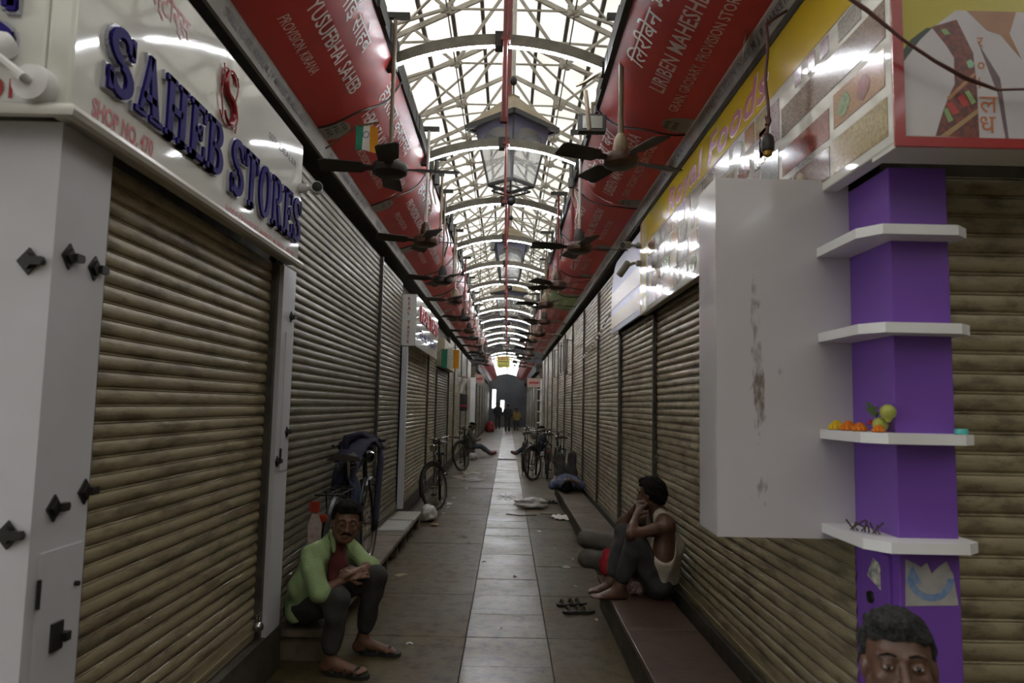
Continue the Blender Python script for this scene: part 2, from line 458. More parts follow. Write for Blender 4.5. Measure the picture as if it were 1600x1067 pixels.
# trusses every 1.8 m: rafters, raised tie, struts, plate joints
node_z = 7.85
def truss_parts(t, y, near):
    nl, nr = (-1.1, y, node_z), (.95, y, node_z)
    rl = lambda x: (x, y, roof_z(x) - .16)
    P = [('rafter', (rl(RIDGE_X), rl(-6.2)), .07, .12), ('rafter', (rl(RIDGE_X), rl(6.2)), .07, .12),
         ('tie', (nl, nr), .03, .04), ('strut', (nl, rl(RIDGE_X)), .06, .07), ('strut', (nr, rl(RIDGE_X)), .06, .07),
         ('strut', (nl, rl(-1.9)), .05, .06), ('strut', (nr, rl(1.75)), .05, .06),
         ('lower_chord', (nl, (-6.2, y, 6.1)), .05, .06), ('lower_chord', (nr, (6.2, y, 6.1)), .05, .06),
         ('strut', ((-2.9, y, 7.2), rl(-1.9)), .05, .06), ('strut', ((2.75, y, 7.2), rl(1.75)), .05, .06)]
    if near:
        for n, (a, b), w, h in P: MB().beam(a, b, w * .75, h * .75).build(n, truss_m, t)
        for c in (nl, nr):
            j = MB()
            for q in range(5):
                a = 2 * PI * q / 5
                j.sphere((c[0] + .085 * math.cos(a), y, c[2] + .06 * math.sin(a)), .06, 8, (1, .6, .8))
            j.sphere(c, .07, 8); j.build('joint_rosette', truss_m, t, smooth=True)
    else:
        mb = MB()
        for n, (a, b), w, h in P: mb.beam(a, b, w * .75, h * .75)
        mb.build('frame', truss_m, t)
trusses = []
for k in range(-1, 24):
    y = 5.4 + 1.8 * k + 1.8
    t = thing('roof_truss', ('%s pale steel roof truss from the camera spanning the hall' % ORD[k + 1]), 'truss', (0, y, 6.1), 'roof trusses')
    truss_parts(t, y, y < 22)
# long wind braces lying under the sheets, and stringers along the joints
for sgn, nm in ((-1, 'left'), (1, 'right')):
    t = thing('wind_bracing', 'crossed diagonal braces under the %s roof slope' % nm, 'bracing', (sgn * 2, 20, 7))
    for k in range(-1, 23):
        y0 = 7.2 + 1.8 * k; x0, x1 = RIDGE_X + sgn * .1, RIDGE_X + sgn * 2.3
        for a, b in ((y0, y0 + 1.8), (y0 + 1.8, y0)):
            if (k + (a > b)) % 2: continue
            MB().beam((x0, a, roof_z(x0) - .2), (x1, b, roof_z(x1) - .2), .032, .04).build('brace', truss_m, t)
    xn = -1.1 if sgn < 0 else .95
    MB().tube([(xn, 5, node_z), (xn, 50, node_z)], .012, 6).build('stringer', purlin_m, t)

# ================================================================== SHUTTERS
SP = [(0, -.002), (.025, -.008), (.085, -.008), (.115, -.001), (.22, .0035), (.45, .0055), (.70, .0045), (.86, .0012), (.90, -.0035), (.925, .0005), (.965, .001), (1.0, -.002)]
def slat_mesh(p, m):
    """one roll-formed lath: unit length along y (0..1), facing +x"""
    mb = MB(); n = len(SP)
    mb.add([(x, yy, z * p) for yy in (0, 1) for z, x in SP], [(i, n + i, n + i + 1, i + 1) for i in range(n - 1)])
    me = mb.mesh('slat'); me.shade_smooth(); me.set_sharp_from_angle(angle=math.radians(35)); me.materials.append(m); return me
PITCH = .058
SL = slat_mesh(PITCH, steel); SLG = slat_mesh(PITCH, steel_dk); SLF = slat_mesh(.072, steel)
def shutter(label, x, y0, y1, z0, z1, face, slats=True, me=SL, pitch=PITCH, m=steel, posts=(1, 1)):
    """face +1: faces +x (left row), -1: faces -x (right row)"""
    t = thing('roller_shutter', label, 'shutter', (x, (y0 + y1) / 2, z0), 'closed roller shutters along the aisle')
    n = math.ceil((z1 - z0 - .10) / pitch)
    zb = z0 + .10
    if slats:
        for i in range(n):
            if face > 0: shared('slat', me, t, (x, y0, zb + i * pitch), (0, 0, 0), (1, y1 - y0, 1))
            else: shared('slat', me, t, (x, y1, zb + i * pitch), (0, 0, PI), (1, y1 - y0, 1))
    else:
        mb = MB()
        q = [SP[i] for i in (0, 1, 3, 5, 7, 11)]
        prof = [(x + face * dx, zb + (i + z) * pitch) for i in range(n) for z, dx in q[:-1]] + [(x, zb + n * pitch)]
        k = len(prof)
        mb.add([(px, yy, pz) for yy in (y0, y1) for px, pz in prof], [(i, k + i, k + i + 1, i + 1) for i in range(k - 1)])
        mb.build('slat_curtain', m, t, smooth=True, kind='stuff', angle=60)
    MB().box((x - .012, y0, z0), (x + .012, y1, z0 + .1)).box((x - face * -.012, y0, z0 + .035), (x + face * .02, y1, z0 + .05)).build('bottom_rail', m, t)
    for yy, on in ((y0, posts[0]), (y1, posts[1])):
        if on: MB().box((x - .01, yy - .022, z0 - .02), (x + face * .035, yy + .022, z1)).build('guide_rail', rail_m, t)
    return t
# left row
t = shutter('roller shutter below the white shop sign, beside the near white pillar', LX, 2.275, 4.003, .265, 2.335, 1)
MB().sphere((-1.325, 3.97, .33), .03, 10).tube([(-1.325, 3.97, .35), (-1.325, 3.94, .40), (-1.325, 4.0, .40), (-1.325, 3.97, .35)], .007, 6).build('padlock', chrome, t, smooth=True)
shutter('tall grey roller shutter behind the man in the green shirt', -1.42, 4.29, 7.60, .20, 3.14, 1, True, SLG, posts=(1, 0))
LS = [(7.62, 9.28), (9.40, 12.4), (12.4, 13.9), (13.9, 16.7), (16.7, 18.5), (18.5, 21.2), (21.2, 24.0), (24.0, 26.9)]
LZ = [3.14, 2.3, 3.14, 2.25, 3.14, 3.14, 3.14, 3.14]
for i, (a, b) in enumerate(LS):
    shutter('%s roller shutter from the camera in the left row' % ORD[i + 2], -1.42, a + .02, b - .02, .20, LZ[i], 1, False, m=steel_dk if i % 3 == 0 else steel, posts=(1, 0))
# right row
shutter('wide roller shutter under the spice sign, behind the white hanging box', RX, 2.67, 6.165, .235, 2.39, -1, posts=(0, 0))
shutter('second roller shutter from the camera in the right row', RX, 6.20, 8.08, .235, 2.39, -1)
RS = [(8.12, 10.05), (10.07, 12.0), (12.0, 14.1), (14.1, 16.0), (16.0, 18.2), (18.2, 20.5), (20.5, 22.7), (22.7, 24.8), (24.8, 26.9)]
for i, (a, b) in enumerate(RS):
    shutter('%s roller shutter from the camera in the right row' % ORD[i + 2], RX, a + .02, b - .02, .235, 3.2, -1, False, posts=(1, 0))
# shutter facing the camera, right of the purple column
t = thing('roller_shutter', 'roller shutter facing the camera right of the purple column', 'shutter', (2.5, 2.54, 0), 'closed roller shutters along the aisle')
for i in range(33):
    shared('slat', SLF, t, (1.49, 2.54, .05 + i * .072), (0, 0, -PI / 2), (1, 2.2, 1))
MB().box((1.5, 2.53, 0), (3.69, 2.56, .05)).build('bottom_rail', steel, t)
# far block shutters
for sgn, x, nm in ((1, -1.38, 'left'), (-1, 1.33, 'right')):
    for i in range(6):
        a = 30.9 + i * 3.6
        shutter('%s roller shutter in the %s row beyond the cross aisle' % (ORD[i], nm), x, a, a + 3.5, .15, 2.5, sgn, False, m=steel_dk, posts=(1, 0), pitch=.075)

# ================================================================== WHITE PILLARS, LEFT
def diamond(mb, c, axis, r=.034, tab=True):
    """four-sided stud with a raised point; axis 'x' faces +x, 'y' faces -y"""
    x, y, z = c
    f = (lambda u, v, d: (x + d, y + u, z + v)) if axis == 'x' else (lambda u, v, d: (x + u, y - d, z + v))
    mb.prism([(-r, 0), (0, -r * 1.15), (r, 0), (0, r * 1.15)], f, 0, .006)
    mb.prism([(-r * .6, 0), (0, -r * .7), (r * .6, 0), (0, r * .7)], f, .006, .014)
    if tab: mb.prism([(.01, -.012), (.045, -.012), (.05, 0), (.045, .012), (.01, .012)], f, .004, .022)
p = thing('corner_pillar', 'white laminate corner pillar with black diamond studs at the left edge', 'pillar', (-1.6, 2.1, 0))
MB().box((-2.3, 1.99, 0), (-1.30, 2.25, 2.34)).build('pillar_body', laminate, p)
for c, ax in (((-1.365, 1.99, 1.93), 'y'), ((-1.30, 2.06, 1.96), 'x'), ((-1.30, 2.19, 1.95), 'x'), ((-1.36, 1.99, 1.17), 'y'), ((-1.30, 2.08, 1.23), 'x'), ((-1.30, 2.225, 1.26), 'x')):
    mb = MB(); diamond(mb, c, ax); mb.build('diamond_stud', black_m, p)
d = MB().box((-1.302, 2.035, .56), (-1.294, 2.232, 1.11)).build('cupboard_door', laminate, p)
MB().box((-1.30, 2.10, .82), (-1.285, 2.15, .90)).box((-1.30, 2.14, .84), (-1.27, 2.165, .865)).build('latch', black_m, d)
MB().lathe([(.008, 0), (.008, .012), (.004, .014)], (-1.294, 2.205, .99), 10, Matrix.Rotation(PI / 2, 3, 'Y')).build('keyhole', black_m, d)
for z in (.66, 1.0):
    MB().tube([(-1.292, 2.033, z - .04), (-1.292, 2.033, z + .04)], .006, 8).build('hinge', black_m, d)
p2 = thing('shop_post', 'slim white post with diamond studs between the two left shutters', 'pillar', (-1.35, 4.15, .25))
MB().box((-1.43, 4.03, .255), (-1.30, 4.26, 2.33)).build('post_body', laminate, p2)
MB().box((-1.303, 4.11, 1.15), (-1.296, 4.25, 1.95)).build('cupboard_door', laminate, p2)
for c, ax in (((-1.30, 4.19, 2.05), 'x'), ((-1.30, 4.06, 1.21), 'x'), ((-1.296, 4.2, 1.37), 'x')):
    mb = MB(); diamond(mb, c, ax, .028); mb.build('diamond_stud', black_m, p2)
MB().tube([(-1.294, 4.108, 1.28), (-1.294, 4.108, 1.20)], .006, 8).build('hinge', black_m, p2)
MB().box((-1.40, 9.29, .2), (-1.33, 9.39, 2.3)).build('shop_post', laminate, label='thin white post beside the left sign reading REAL TASTE', cat='post')
# end-of-block shelving posts
for sx, nm in ((-1, 'left'), (1, 'right')):
    x0 = sx * 1.36
    t = thing('shelf_post', 'white shelf post at the far %s end of the first block' % nm, 'pillar', (x0, 27.15, 0))
    MB().box((x0 - .12, 27.02, 0), (x0 + .12, 27.3, 2.6)).build('post_body', white_m, t)
    for k in range(5):
        xa = x0 - sx * .02
        MB().box((xa - sx * .2 if sx < 0 else xa - .2, 26.95, .5 + .42 * k), (xa + .2, 27.4, .53 + .42 * k)).build('shelf', white_m, t)

# ================================================================== SHOP SIGN, LEFT: SAHEB STORES
SX = -1.25
def slab_letter(ch):
    """heavy slab-serif capital as a list of filled polygons in a unit-high cell; returns polys, width"""
    S, T = .19, .11      # stem, thin stroke / serif thickness
    R = lambda x0, y0, x1, y1: [(x0, y0), (x1, y0), (x1, y1), (x0, y1)]
    def arc(cx, cy, rx, ry, a0, a1, w, n=14, wy=None):
        wy = wy or w
        o = [(cx + rx * math.cos(a0 + (a1 - a0) * i / n), cy + ry * math.sin(a0 + (a1 - a0) * i / n)) for i in range(n + 1)]
        q = [(cx + (rx - w) * math.cos(a0 + (a1 - a0) * i / n), cy + (ry - wy) * math.sin(a0 + (a1 - a0) * i / n)) for i in range(n + 1)]
        return [[o[i], o[i + 1], q[i + 1], q[i]] for i in range(n)]
    ft = lambda c, y: R(c - .17, y, c + .17, y + T * .8)
    if ch == 'S':
        P = arc(.34, .735, .31, .265, -PI * .03, PI * 1.5, S * .9, 16, .13) + arc(.34, .265, .32, .265, -PI, PI * .5, S * .95, 16, .13)
        P += [R(.55, .66, .66, .98), R(.02, .02, .13, .34)]
        return P, .70
    if ch == 'A':
        return [[(.10, .05), (.22, .05), (.46, 1), (.36, 1)], [(.50, .05), (.72, .05), (.48, 1), (.34, 1)], R(.2, .28, .6, .39), R(0, 0, .32, .09), R(.42, 0, .82, .09)], .84
    if ch == 'H':
        return [R(.10, 0, .10 + S, 1), R(.53, 0, .53 + S, 1), R(.2, .44, .6, .56), ft(.19, 0), ft(.63, 0), ft(.19, 1 - T * .8), ft(.63, 1 - T * .8)], .84
    if ch == 'E':
        return [R(.10, 0, .10 + S, 1), R(.1, .9, .64, 1), R(.1, 0, .66, .1), R(.2, .45, .5, .55), R(.02, 0, .2, .09), R(.02, .91, .2, 1), R(.55, .72, .64, 1), R(.57, 0, .66, .3), R(.43, .36, .51, .64)], .70
    if ch == 'B':
        return [R(.10, 0, .10 + S, 1), R(.02, 0, .45, .1), R(.02, .9, .42, 1), R(.2, .46, .45, .56)] + arc(.42, .755, .25, .245, -PI / 2, PI / 2, S, 10, .1) + arc(.44, .275, .28, .275, -PI / 2, PI / 2, S, 10, .1), .76
    if ch == 'T':
        return [R(.29, 0, .29 + S, 1), R(.03, .9, .74, 1), R(.03, .68, .12, 1), R(.65, .68, .74, 1), ft(.385, 0)], .78
    if ch == 'O':
        return arc(.40, .5, .38, .51, 0, 2 * PI, .2, 26, .1), .82
    if ch == 'R':
        return [R(.10, 0, .10 + S, 1), R(.02, 0, .36, .09), R(.02, .9, .42, 1), R(.2, .44, .45, .54)] + arc(.42, .745, .26, .255, -PI / 2, PI / 2, S, 10, .1) + [[(.36, .48), (.55, .48), (.76, .0), (.56, 0)], R(.56, 0, .84, .09)], .84
    return [], .35
def raised_word(parent, word, fn, u0, v0, h, wscale, d=.022):
    u = u0
    for ch in word:
        polys, w = slab_letter(ch)
        mb = MB(); halo = MB()
        for P in polys:
            Q = [(u + a * h * wscale, v0 + b * h) for a, b in P]
            mb.prism(Q, fn, .012, d)
            cx = sum(q[0] for q in Q) / len(Q); cy = sum(q[1] for q in Q) / len(Q)
            g = .007
            halo.prism([(qx + (g if qx > cx else -g), qy + (g if qy > cy else -g)) for qx, qy in Q], fn, .0, .012)
        if polys:
            lo = mb.build('raised_letter', letter_blue, parent, label='glossy dark blue raised letter %s' % ch)
            halo.build('acrylic_backing', letter_side, lo)
        u += (w + .035) * h * wscale
    return u
sg = thing('shop_sign', 'glossy white shop sign with raised blue letters reading SAHEB STORES', 'sign', (-1.3, 3.06, 2.33))
MB().bevbox((-1.325, 1.93, 2.345), (SX, 4.12, 3.07), .012).build('sign_panel', sign_white, sg)
MB().tube([(-2.4, 1.915, 2.345), (-1.237, 1.915, 2.345), (-1.237, 4.12, 2.345)], .022, 8).build('bottom_edging', sign_edge, sg, smooth=True)
MB().box((SX - .001, 1.93, 2.36), (SX + .006, 1.99, 3.07)).build('corner_strip', sign_white, sg)
lf = lambda u, v, d: (SX + d, 1.93 + u, 2.345 + v)
raised_word(sg, 'SAHEB', lf, .14, .14, .22, 1.0)
raised_word(sg, 'STORES', lf, 1.10, .115, .255, .87)
tx = MB(); add_text(tx, 'SHOP NO. 470', lf, .106, .038, .078, .36, d=.002, bold=.028); tx.build('lettering', print_red, sg, label='red lettering SHOP NO. 470')
tx = MB(); add_text(tx, 'INSIDE CRAWFORD MARKET, MUMBAI - 400 001', lf, 1.105, .022, .052, .99, d=.002, bold=.025); tx.build('lettering', print_red, sg, label='small red address line')
tx = MB(); add_text(tx, 'साहेब स्टोर्स', lf, .10, .565, .12, .58, d=.002, bold=.006); tx.build('lettering', print_red, sg, label='red lettering in Devanagari script')
tx = MB(); add_text(tx, 'GOTH', lf, 1.59, .545, .05, .12, d=.002, bold=.01); add_text(tx, 'DEALER', lf, 1.76, .545, .05, .30, d=.002, bold=.01); tx.build('lettering', print_black, sg, label='small black lettering near the far end')
# ornate red S emblem: outer scroll lines, heavy S band, inner leaves
def s_curve(u, v, h, w, n=26):
    pts = []
    for i in range(n + 1):
        t = i / n
        if t < .5: a = PI * .10 + t * 2 * PI * 1.35; pts.append((u + w * .5 * math.cos(a), v + h * .25 + h * .25 * math.sin(a)))
        else: a = PI * .45 - (t - .5) * 2 * PI * 1.35; pts.append((u + w * .5 * math.cos(a), v - h * .25 + h * .25 * math.sin(a)))
    return pts
em = MB()
eu, ev = 1.06, .515
em.tube([lf(a, b, .014) for a, b in s_curve(eu, ev, .225, .11)], [.004 + .010 * math.sin(PI * i / 26) for i in range(27)], 8)
em.build('emblem', emblem_red, sg, smooth=True, label='ornate dark red letter S emblem')
for du in (-.018, .018):
    e2 = MB(); e2.tube([lf(a + du * 1.6, b + du * .4, .01) for a, b in s_curve(eu, ev, .25, .135)], .0035, 6); e2.build('emblem_outline', emblem_red, sg, smooth=True)
for s_ in (-1, 1):
    e3 = MB(); e3.tube([lf(eu + s_ * .075 + .012 * math.sin(k * .9), ev + .125 - k * .025, .01) for k in range(11)], .0035, 6); e3.build('emblem_scroll', emblem_red, sg, smooth=True)
# part of the same sign that faces the camera
MB().bevbox((-2.4, 1.93, 2.345), (-1.327, 1.97, 3.07), .01).build('front_panel', sign_white, sg)
ff = lambda u, v, d: (u, 1.93 - d, 2.345 + v)
raised_word(sg, 'S', ff, -1.555, .14, .22, 1.0)
tx = MB(); add_text(tx, '400 001', ff, -1.41, .038, .078, None, 'R', d=.002, bold=.02); tx.build('lettering', print_red, sg, label='red lettering at the left edge')

# security cameras
def cctv(label, base, direction, up_off, body=white_m, r=.038, length=.16, base_r=.055, name='security_camera', bn=Vector((0, -1, 0))):
    b = Vector(base); dv = Vector(direction).normalized(); bn = bn.normalized()
    t = thing(name, label, 'camera', tuple(b))
    q = bn.to_track_quat('Z', 'Y').to_matrix()
    MB().lathe([(base_r, 0), (base_r, .03), (base_r * .92, .045), (base_r * .5, .05)], b, 20, q).build('base', body, t, smooth=True)
    e = b + bn * .05 + Vector(up_off)
    MB().tube([b + bn * .04, b + bn * .07, e], .014, 8).build('arm', body, t, smooth=True)
    q2 = dv.to_track_quat('Z', 'Y').to_matrix()
    c0 = e - dv * length * .4
    MB().lathe([(r * .8, 0), (r, .015), (r, length), (r * .93, length)], c0, 18, q2).build('housing', body, t, smooth=True)
    MB().lathe([(r * .9, 0), (r * .88, .004), (r * .3, .006)], c0 + dv * (length - .003), 18, q2).build('lens', black_m, t, smooth=True)
    return t
cctv('white bullet camera on a round base at the left corner sign', (-1.335, 1.93, 2.412), (-.5, -.5, -.55), (-.10, -.02, .075), base_r=.055, r=.036)
cctv('small white bullet camera at the far end of the blue lettered sign', (-1.25, 4.08, 2.80), (.30, -1, -.12), (.05, 0, 0), r=.033, length=.11, base_r=.028, bn=Vector((1, 0, 0)))
cctv('upper of two small bullet cameras beside the spice sign', (1.20, 6.43, 3.05), (-.7, -.8, -.2), (-.08, 0, 0), r=.035, length=.12, base_r=.03, body=mat('cam_grey', (.25, .24, .2), .5), bn=Vector((-1, 0, 0)))
cctv('lower of two small bullet cameras beside the spice sign', (1.20, 6.42, 2.88), (-.6, .7, -.9), (-.10, 0, -.04), r=.035, length=.15, base_r=.03, body=MATS['cam_grey'], bn=Vector((-1, 0, 0)))

# ================================================================== RIGHT CORNER: PURPLE COLUMN, HANGING BOX, SPICE SIGN
pc = thing('purple_column', 'glossy purple corner column carrying four white corner shelves', 'column', (1.4, 2.5, 0))
MB().bevbox((1.30, 2.38, 0), (1.50, 2.685, 2.40), .004).build('column_body', purple_lit, pc)
MB().bevbox((1.288, 2.425, .10), (1.302, 2.60, 1.075), .004).build('cupboard_door', purple_lit, pc)
MB().lathe([(.022, 0), (.02, .008), (.008, .01)], (1.288, 2.545, .91), 16, Matrix.Rotation(-PI / 2, 3, 'Y')).build('pull_hole', black_m, pc, smooth=True)
for z in (2.175, 1.848, 1.487, 1.143):
    pl = [(1.172, 2.665), (1.172, 2.36), (1.225, 2.285), (1.475, 2.285), (1.53, 2.33), (1.53, 2.53), (1.40, 2.53), (1.40, 2.665)]
    MB().prism(pl, lambda u, v, d: (u, v, d), z - .034, z).build('corner_shelf', white_m, pc)
# stickers
st = MB().prism([(-.045, -.02), (.0, .05), (.045, .035), (.045, -.05)], lambda u, v, d: (1.287 - d, 2.52 - u, 1.00 + v), 0, .002)
st.build('sticker', mat('sticker_print', (.72, .68, .55), .5, col2=(.12, .14, .18), scale=40), pc, label='small torn printed sticker')
sk = [(-.085, -.075), (.09, -.07), (.075, .03), (.055, .07), (.03, .055), (.005, .03), (-.01, .065), (-.03, .05), (-.05, .062), (-.08, .075)]
MB().prism(sk, lambda u, v, d: (1.40 + u, 2.379 - d, 1.00 + v), 0, .0015).build('sticker', mat('sticker_grey', (.40, .38, .36), .6, col2=(.30, .28, .28), scale=20), pc, label='torn grey sticker with a pale blue ring')
rg = MB()
for i in range(18):
    a0, a1 = PI * 1.02 + i * PI * .96 / 18, PI * 1.02 + (i + 1) * PI * .96 / 18
    rg.prism([(.078 * math.cos(a0), .078 * math.sin(a0)), (.078 * math.cos(a1), .078 * math.sin(a1)), (.056 * math.cos(a1), .056 * math.sin(a1)), (.056 * math.cos(a0), .056 * math.sin(a0))],
             lambda u, v, d: (1.40 + u, 2.3775 - d, 1.02 + v), 0, .0012)
rg.build('sticker_ring', mat('sticker_blue', (.13, .22, .42), .6, col2=(.25, .33, .45), scale=40), pc)
MB().prism([(-.05, -.03), (.0, -.035), (-.03, .03)], lambda u, v, d: (1.37 + u, 2.377 - d, 1.03 + v), 0, .001).build('sticker_patch', MATS['sticker_blue'], pc)

# white hanging display box with brown smears on its face
hb_m = mat('box_white', (.51, .485, .50), .16, col2=(.475, .45, .465), scale=1.5, coat=.35)
nt = hb_m.node_tree; N = nt.nodes; L = nt.links; b = N['Principled BSDF']
base = b.inputs['Base Color'].links[0].from_socket
g = N.new('ShaderNodeNewGeometry'); sep = N.new('ShaderNodeSeparateXYZ'); L.new(g.outputs['Position'], sep.inputs[0])
def mth(op, a, bb=None):
    n = N.new('ShaderNodeMath'); n.operation = op
    for i, q in enumerate((a, bb)):
        if q is None: continue
        if isinstance(q, (int, float)): n.inputs[i].default_value = q
        else: L.new(q, n.inputs[i])
    return n.outputs[0]
mpp = N.new('ShaderNodeMapping'); mpp.inputs['Scale'].default_value = (60, 60, 16); L.new(g.outputs['Position'], mpp.inputs[0])
nz = N.new('ShaderNodeTexNoise'); nz.inputs['Scale'].default_value = 1; nz.inputs['Detail'].default_value = 6; L.new(mpp.outputs[0], nz.inputs['Vector'])
tot = None
for cx, cz, wx, wz, k in ((.945, 1.62, .034, .20, .50), (.93, 1.95, .03, .17, .34), (.955, 1.25, .04, .08, .34), (1.03, 1.68, .02, .05, .30)):
    ex = mth('POWER', mth('ABSOLUTE', mth('DIVIDE', mth('SUBTRACT', sep.outputs[0], cx), wx)), 2.0)
    ez = mth('POWER', mth('ABSOLUTE', mth('DIVIDE', mth('SUBTRACT', sep.outputs[2], cz), wz)), 2.0)
    m_ = mth('MULTIPLY', mth('POWER', 2.718, mth('MULTIPLY', mth('ADD', ex, ez), -1.0)), k)
    tot = m_ if tot is None else mth('ADD', tot, m_)
fac = N.new('ShaderNodeMapRange'); fac.inputs[1].default_value = .78; fac.inputs[2].default_value = 1.02; fac.inputs[3].default_value = 0; fac.inputs[4].default_value = .85
L.new(mth('ADD', tot, nz.outputs[0]), fac.inputs[0])
mx = N.new('ShaderNodeMix'); mx.data_type = 'RGBA'; L.new(fac.outputs[0], mx.inputs[0]); L.new(base, mx.inputs[6]); mx.inputs[7].default_value = (.13, .10, .07, 1)
L.new(mx.outputs[2], b.inputs['Base Color'])
hb = thing('hanging_box', 'white hanging display box with brown smears on its face', 'cabinet', (1.05, 2.8, 1.085))
MB().bevbox((.785, 2.68, 1.085), (1.255, 2.91, 2.39), .005).build('box_shell', hb_m, hb)
MB().box((.785, 2.666, 1.085), (1.299, 2.68, 2.445)).box((.785, 2.68, 2.385), (1.19, 2.91, 2.445)).build('front_panel', hb_m, hb)

# spice shop sign along the aisle
yel = mat('print_yellow', (.52, .37, .02), .12)
rs = thing('spice_sign', 'glossy spice shop sign reading Royal Foods above the right shutter', 'sign', (1.25, 4.3, 2.39))
MB().bevbox((1.20, 2.16, 2.40), (1.262, 6.46, 3.26), .006).build('sign_panel', sign_white, rs)
rf = lambda u, v, d: (1.20 - d, 6.46 - u, 2.405 + v)
MB().prism([(.30, .60), (4.29, .60), (4.29, .85), (.30, .85)], rf, .0005, .0015).build('yellow_band', yel, rs)
out_m = mat('print_pink_outline', (.75, .60, .52), .3)
tx = MB(); add_text(tx, 'Royal Foods', rf, 1.14, .635, .235, 2.12, d=.002, bold=.034, shear=.28, spacing=1.15); tx.build('lettering_outline', out_m, rs)
tx = MB(); add_text(tx, 'Royal Foods', rf, 1.15, .64, .23, 2.10, d=.003, bold=.018, shear=.28, spacing=1.15); tx.build('lettering', print_wine, rs, label='wine red slanted lettering Royal Foods')
spice = []
for i, (c1, c2) in enumerate([((.20, .10, .05), (.35, .22, .11)), ((.10, .16, .05), (.20, .28, .10)), ((.30, .06, .04), (.16, .03, .02)), ((.42, .34, .16), (.28, .2, .09)), ((.22, .20, .18), (.36, .33, .29)),
                              ((.10, .05, .035), (.22, .13, .08)), ((.36, .27, .20), (.20, .12, .08)), ((.30, .16, .22), (.42, .36, .40)), ((.12, .13, .14), (.26, .25, .23)), ((.40, .20, .05), (.25, .09, .03))]):
    spice.append(mat('spice_print_%d' % i, c1, .15, col2=c2, scale=55 + 9 * i, ramp=(.42, .58)))
rnd = random.Random(11)
def blob(u, v, ru, rv, n=12):
    return [(u + ru * math.cos(2 * PI * k / n) * rnd.uniform(.72, 1.08), v + rv * math.sin(2 * PI * k / n) * rnd.uniform(.72, 1.08)) for k in range(n)]
rows = [(.035, .16), (.18, .305), (.325, .45), (.47, .585)]
for ri, (v0, v1) in enumerate(rows):
    u = .33 + rnd.uniform(0, .05)
    while u < 3.1:
        w = rnd.choice((.16, .2, .24, .3)) * (1 if ri else 1.25)
        m_ = rnd.choice(spice); mb = MB()
        if rnd.random() < .36: mb.prism(blob(u + w / 2, (v0 + v1) / 2, w * .4, (v1 - v0) * .5), rf, .0005, .002)
        else: mb.prism([(u, v0), (u + w - .02, v0), (u + w - .02, v1), (u, v1)], rf, .0005, .002)
        mb.build('photo_print', m_, rs); u += w
for a, b_, v0, v1, k in ((3.14, 3.50, .03, .15, 6), (3.52, 3.86, .03, .15, 5), (3.89, 4.27, .03, .16, 3), (3.14, 3.36, .18, .33, 8), (3.40, 3.86, .18, .30, 2), (3.90, 4.26, .20, .33, 9),
                         (3.40, 4.27, .36, .49, 5), (3.12, 3.24, .36, .49, 2), (3.27, 3.37, .37, .56, 7), (3.95, 4.12, .51, .59, 4), (3.55, 3.62, .52, .59, 7), (3.68, 3.75, .52, .59, 2), (3.80, 3.87, .52, .59, 7)):
    MB().prism([(a, v0), (b_, v0), (b_, v1), (a, v1)], rf, .0005, .002).build('photo_print', spice[k], rs)
for u0, c in ((3.45, 1), (3.58, 3), (3.98, 1), (4.12, 2)):
    MB().prism(blob(u0, .10 if u0 < 3.7 else .26, .05, .045), rf, .002, .003).build('photo_print', spice[c], rs)
tx = MB(); add_text(tx, 'Mukhwas', rf, 3.55, .152, .05, None, d=.003, shear=.3); tx.build('lettering', print_black, rs, label='small slanted lettering Mukhwas')
# striped far end of the sign
for a, b_, c in ((.012, .10, (.45, .33, .06)), (.10, .17, (.50, .40, .36)), (.17, .29, (.48, .44, .10))):
    MB().prism([(a, .012), (b_, .012), (b_, .85), (a, .85)], rf, .0005, .0015).build('print_stripe', mat('stripe_%d' % int(a * 100), c, .12, col2=tuple(min(1, q * 1.3 + .1) for q in c), scale=3), rs)
# part of the sign facing the camera: red frame and printed portrait
fp = lambda u, v, d: (u, 2.155 - d, v)
PXM = 514.0
def pp(x, y):                     # layout of the print inside its red frame, metres from the frame corner
    x = 1380 + x / 4.445; y = y / 4.445
    return (1.2 + (x - 1390) / PXM, 2.416 + (204 - y) / PXM)
MB().box((1.203, 2.155, 2.385), (2.9, 2.30, 3.6)).build('front_panel', sign_white, rs)
redf = mat('frame_red', (.30, .012, .012), .25, coat=.4)
MB().prism([(1.198, 2.386), (2.9, 2.386), (2.9, 2.418), (1.198, 2.418)], fp, 0, .008).prism([(1.198, 2.418), (1.232, 2.418), (1.232, 3.6), (1.198, 3.6)], fp, 0, .008).build('red_frame', redf, rs)
pg = mat('portrait_backdrop', (.42, .36, .02), .2)
nt = pg.node_tree; N = nt.nodes; L = nt.links
g = N.new('ShaderNodeNewGeometry'); sep = N.new('ShaderNodeSeparateXYZ'); L.new(g.outputs['Position'], sep.inputs[0])
cr = N.new('ShaderNodeMapRange'); cr.inputs[1].default_value = 2.42; cr.inputs[2].default_value = 2.75; L.new(sep.outputs[2], cr.inputs[0])
rp = N.new('ShaderNodeValToRGB'); rp.color_ramp.elements[0].color = (.14, .30, .05, 1); rp.color_ramp.elements[1].color = (.40, .33, .02, 1)
L.new(cr.outputs[0], rp.inputs[0]); L.new(rp.outputs[0], N['Principled BSDF'].inputs['Base Color'])
MB().prism([(1.232, 2.418), (2.9, 2.418), (2.9, 3.6), (1.232, 3.6)], fp, 0, .001).build('portrait_print', pg, rs, label='printed portrait in a white shirt and embroidered waistcoat')
def pprint(name, pts, d, m_): MB().prism([pp(*q) for q in pts], fp, .001, d).build(name, m_, rs)
kur = mat('portrait_shirt', (.52, .49, .50), .3, col2=(.44, .41, .44), scale=3)
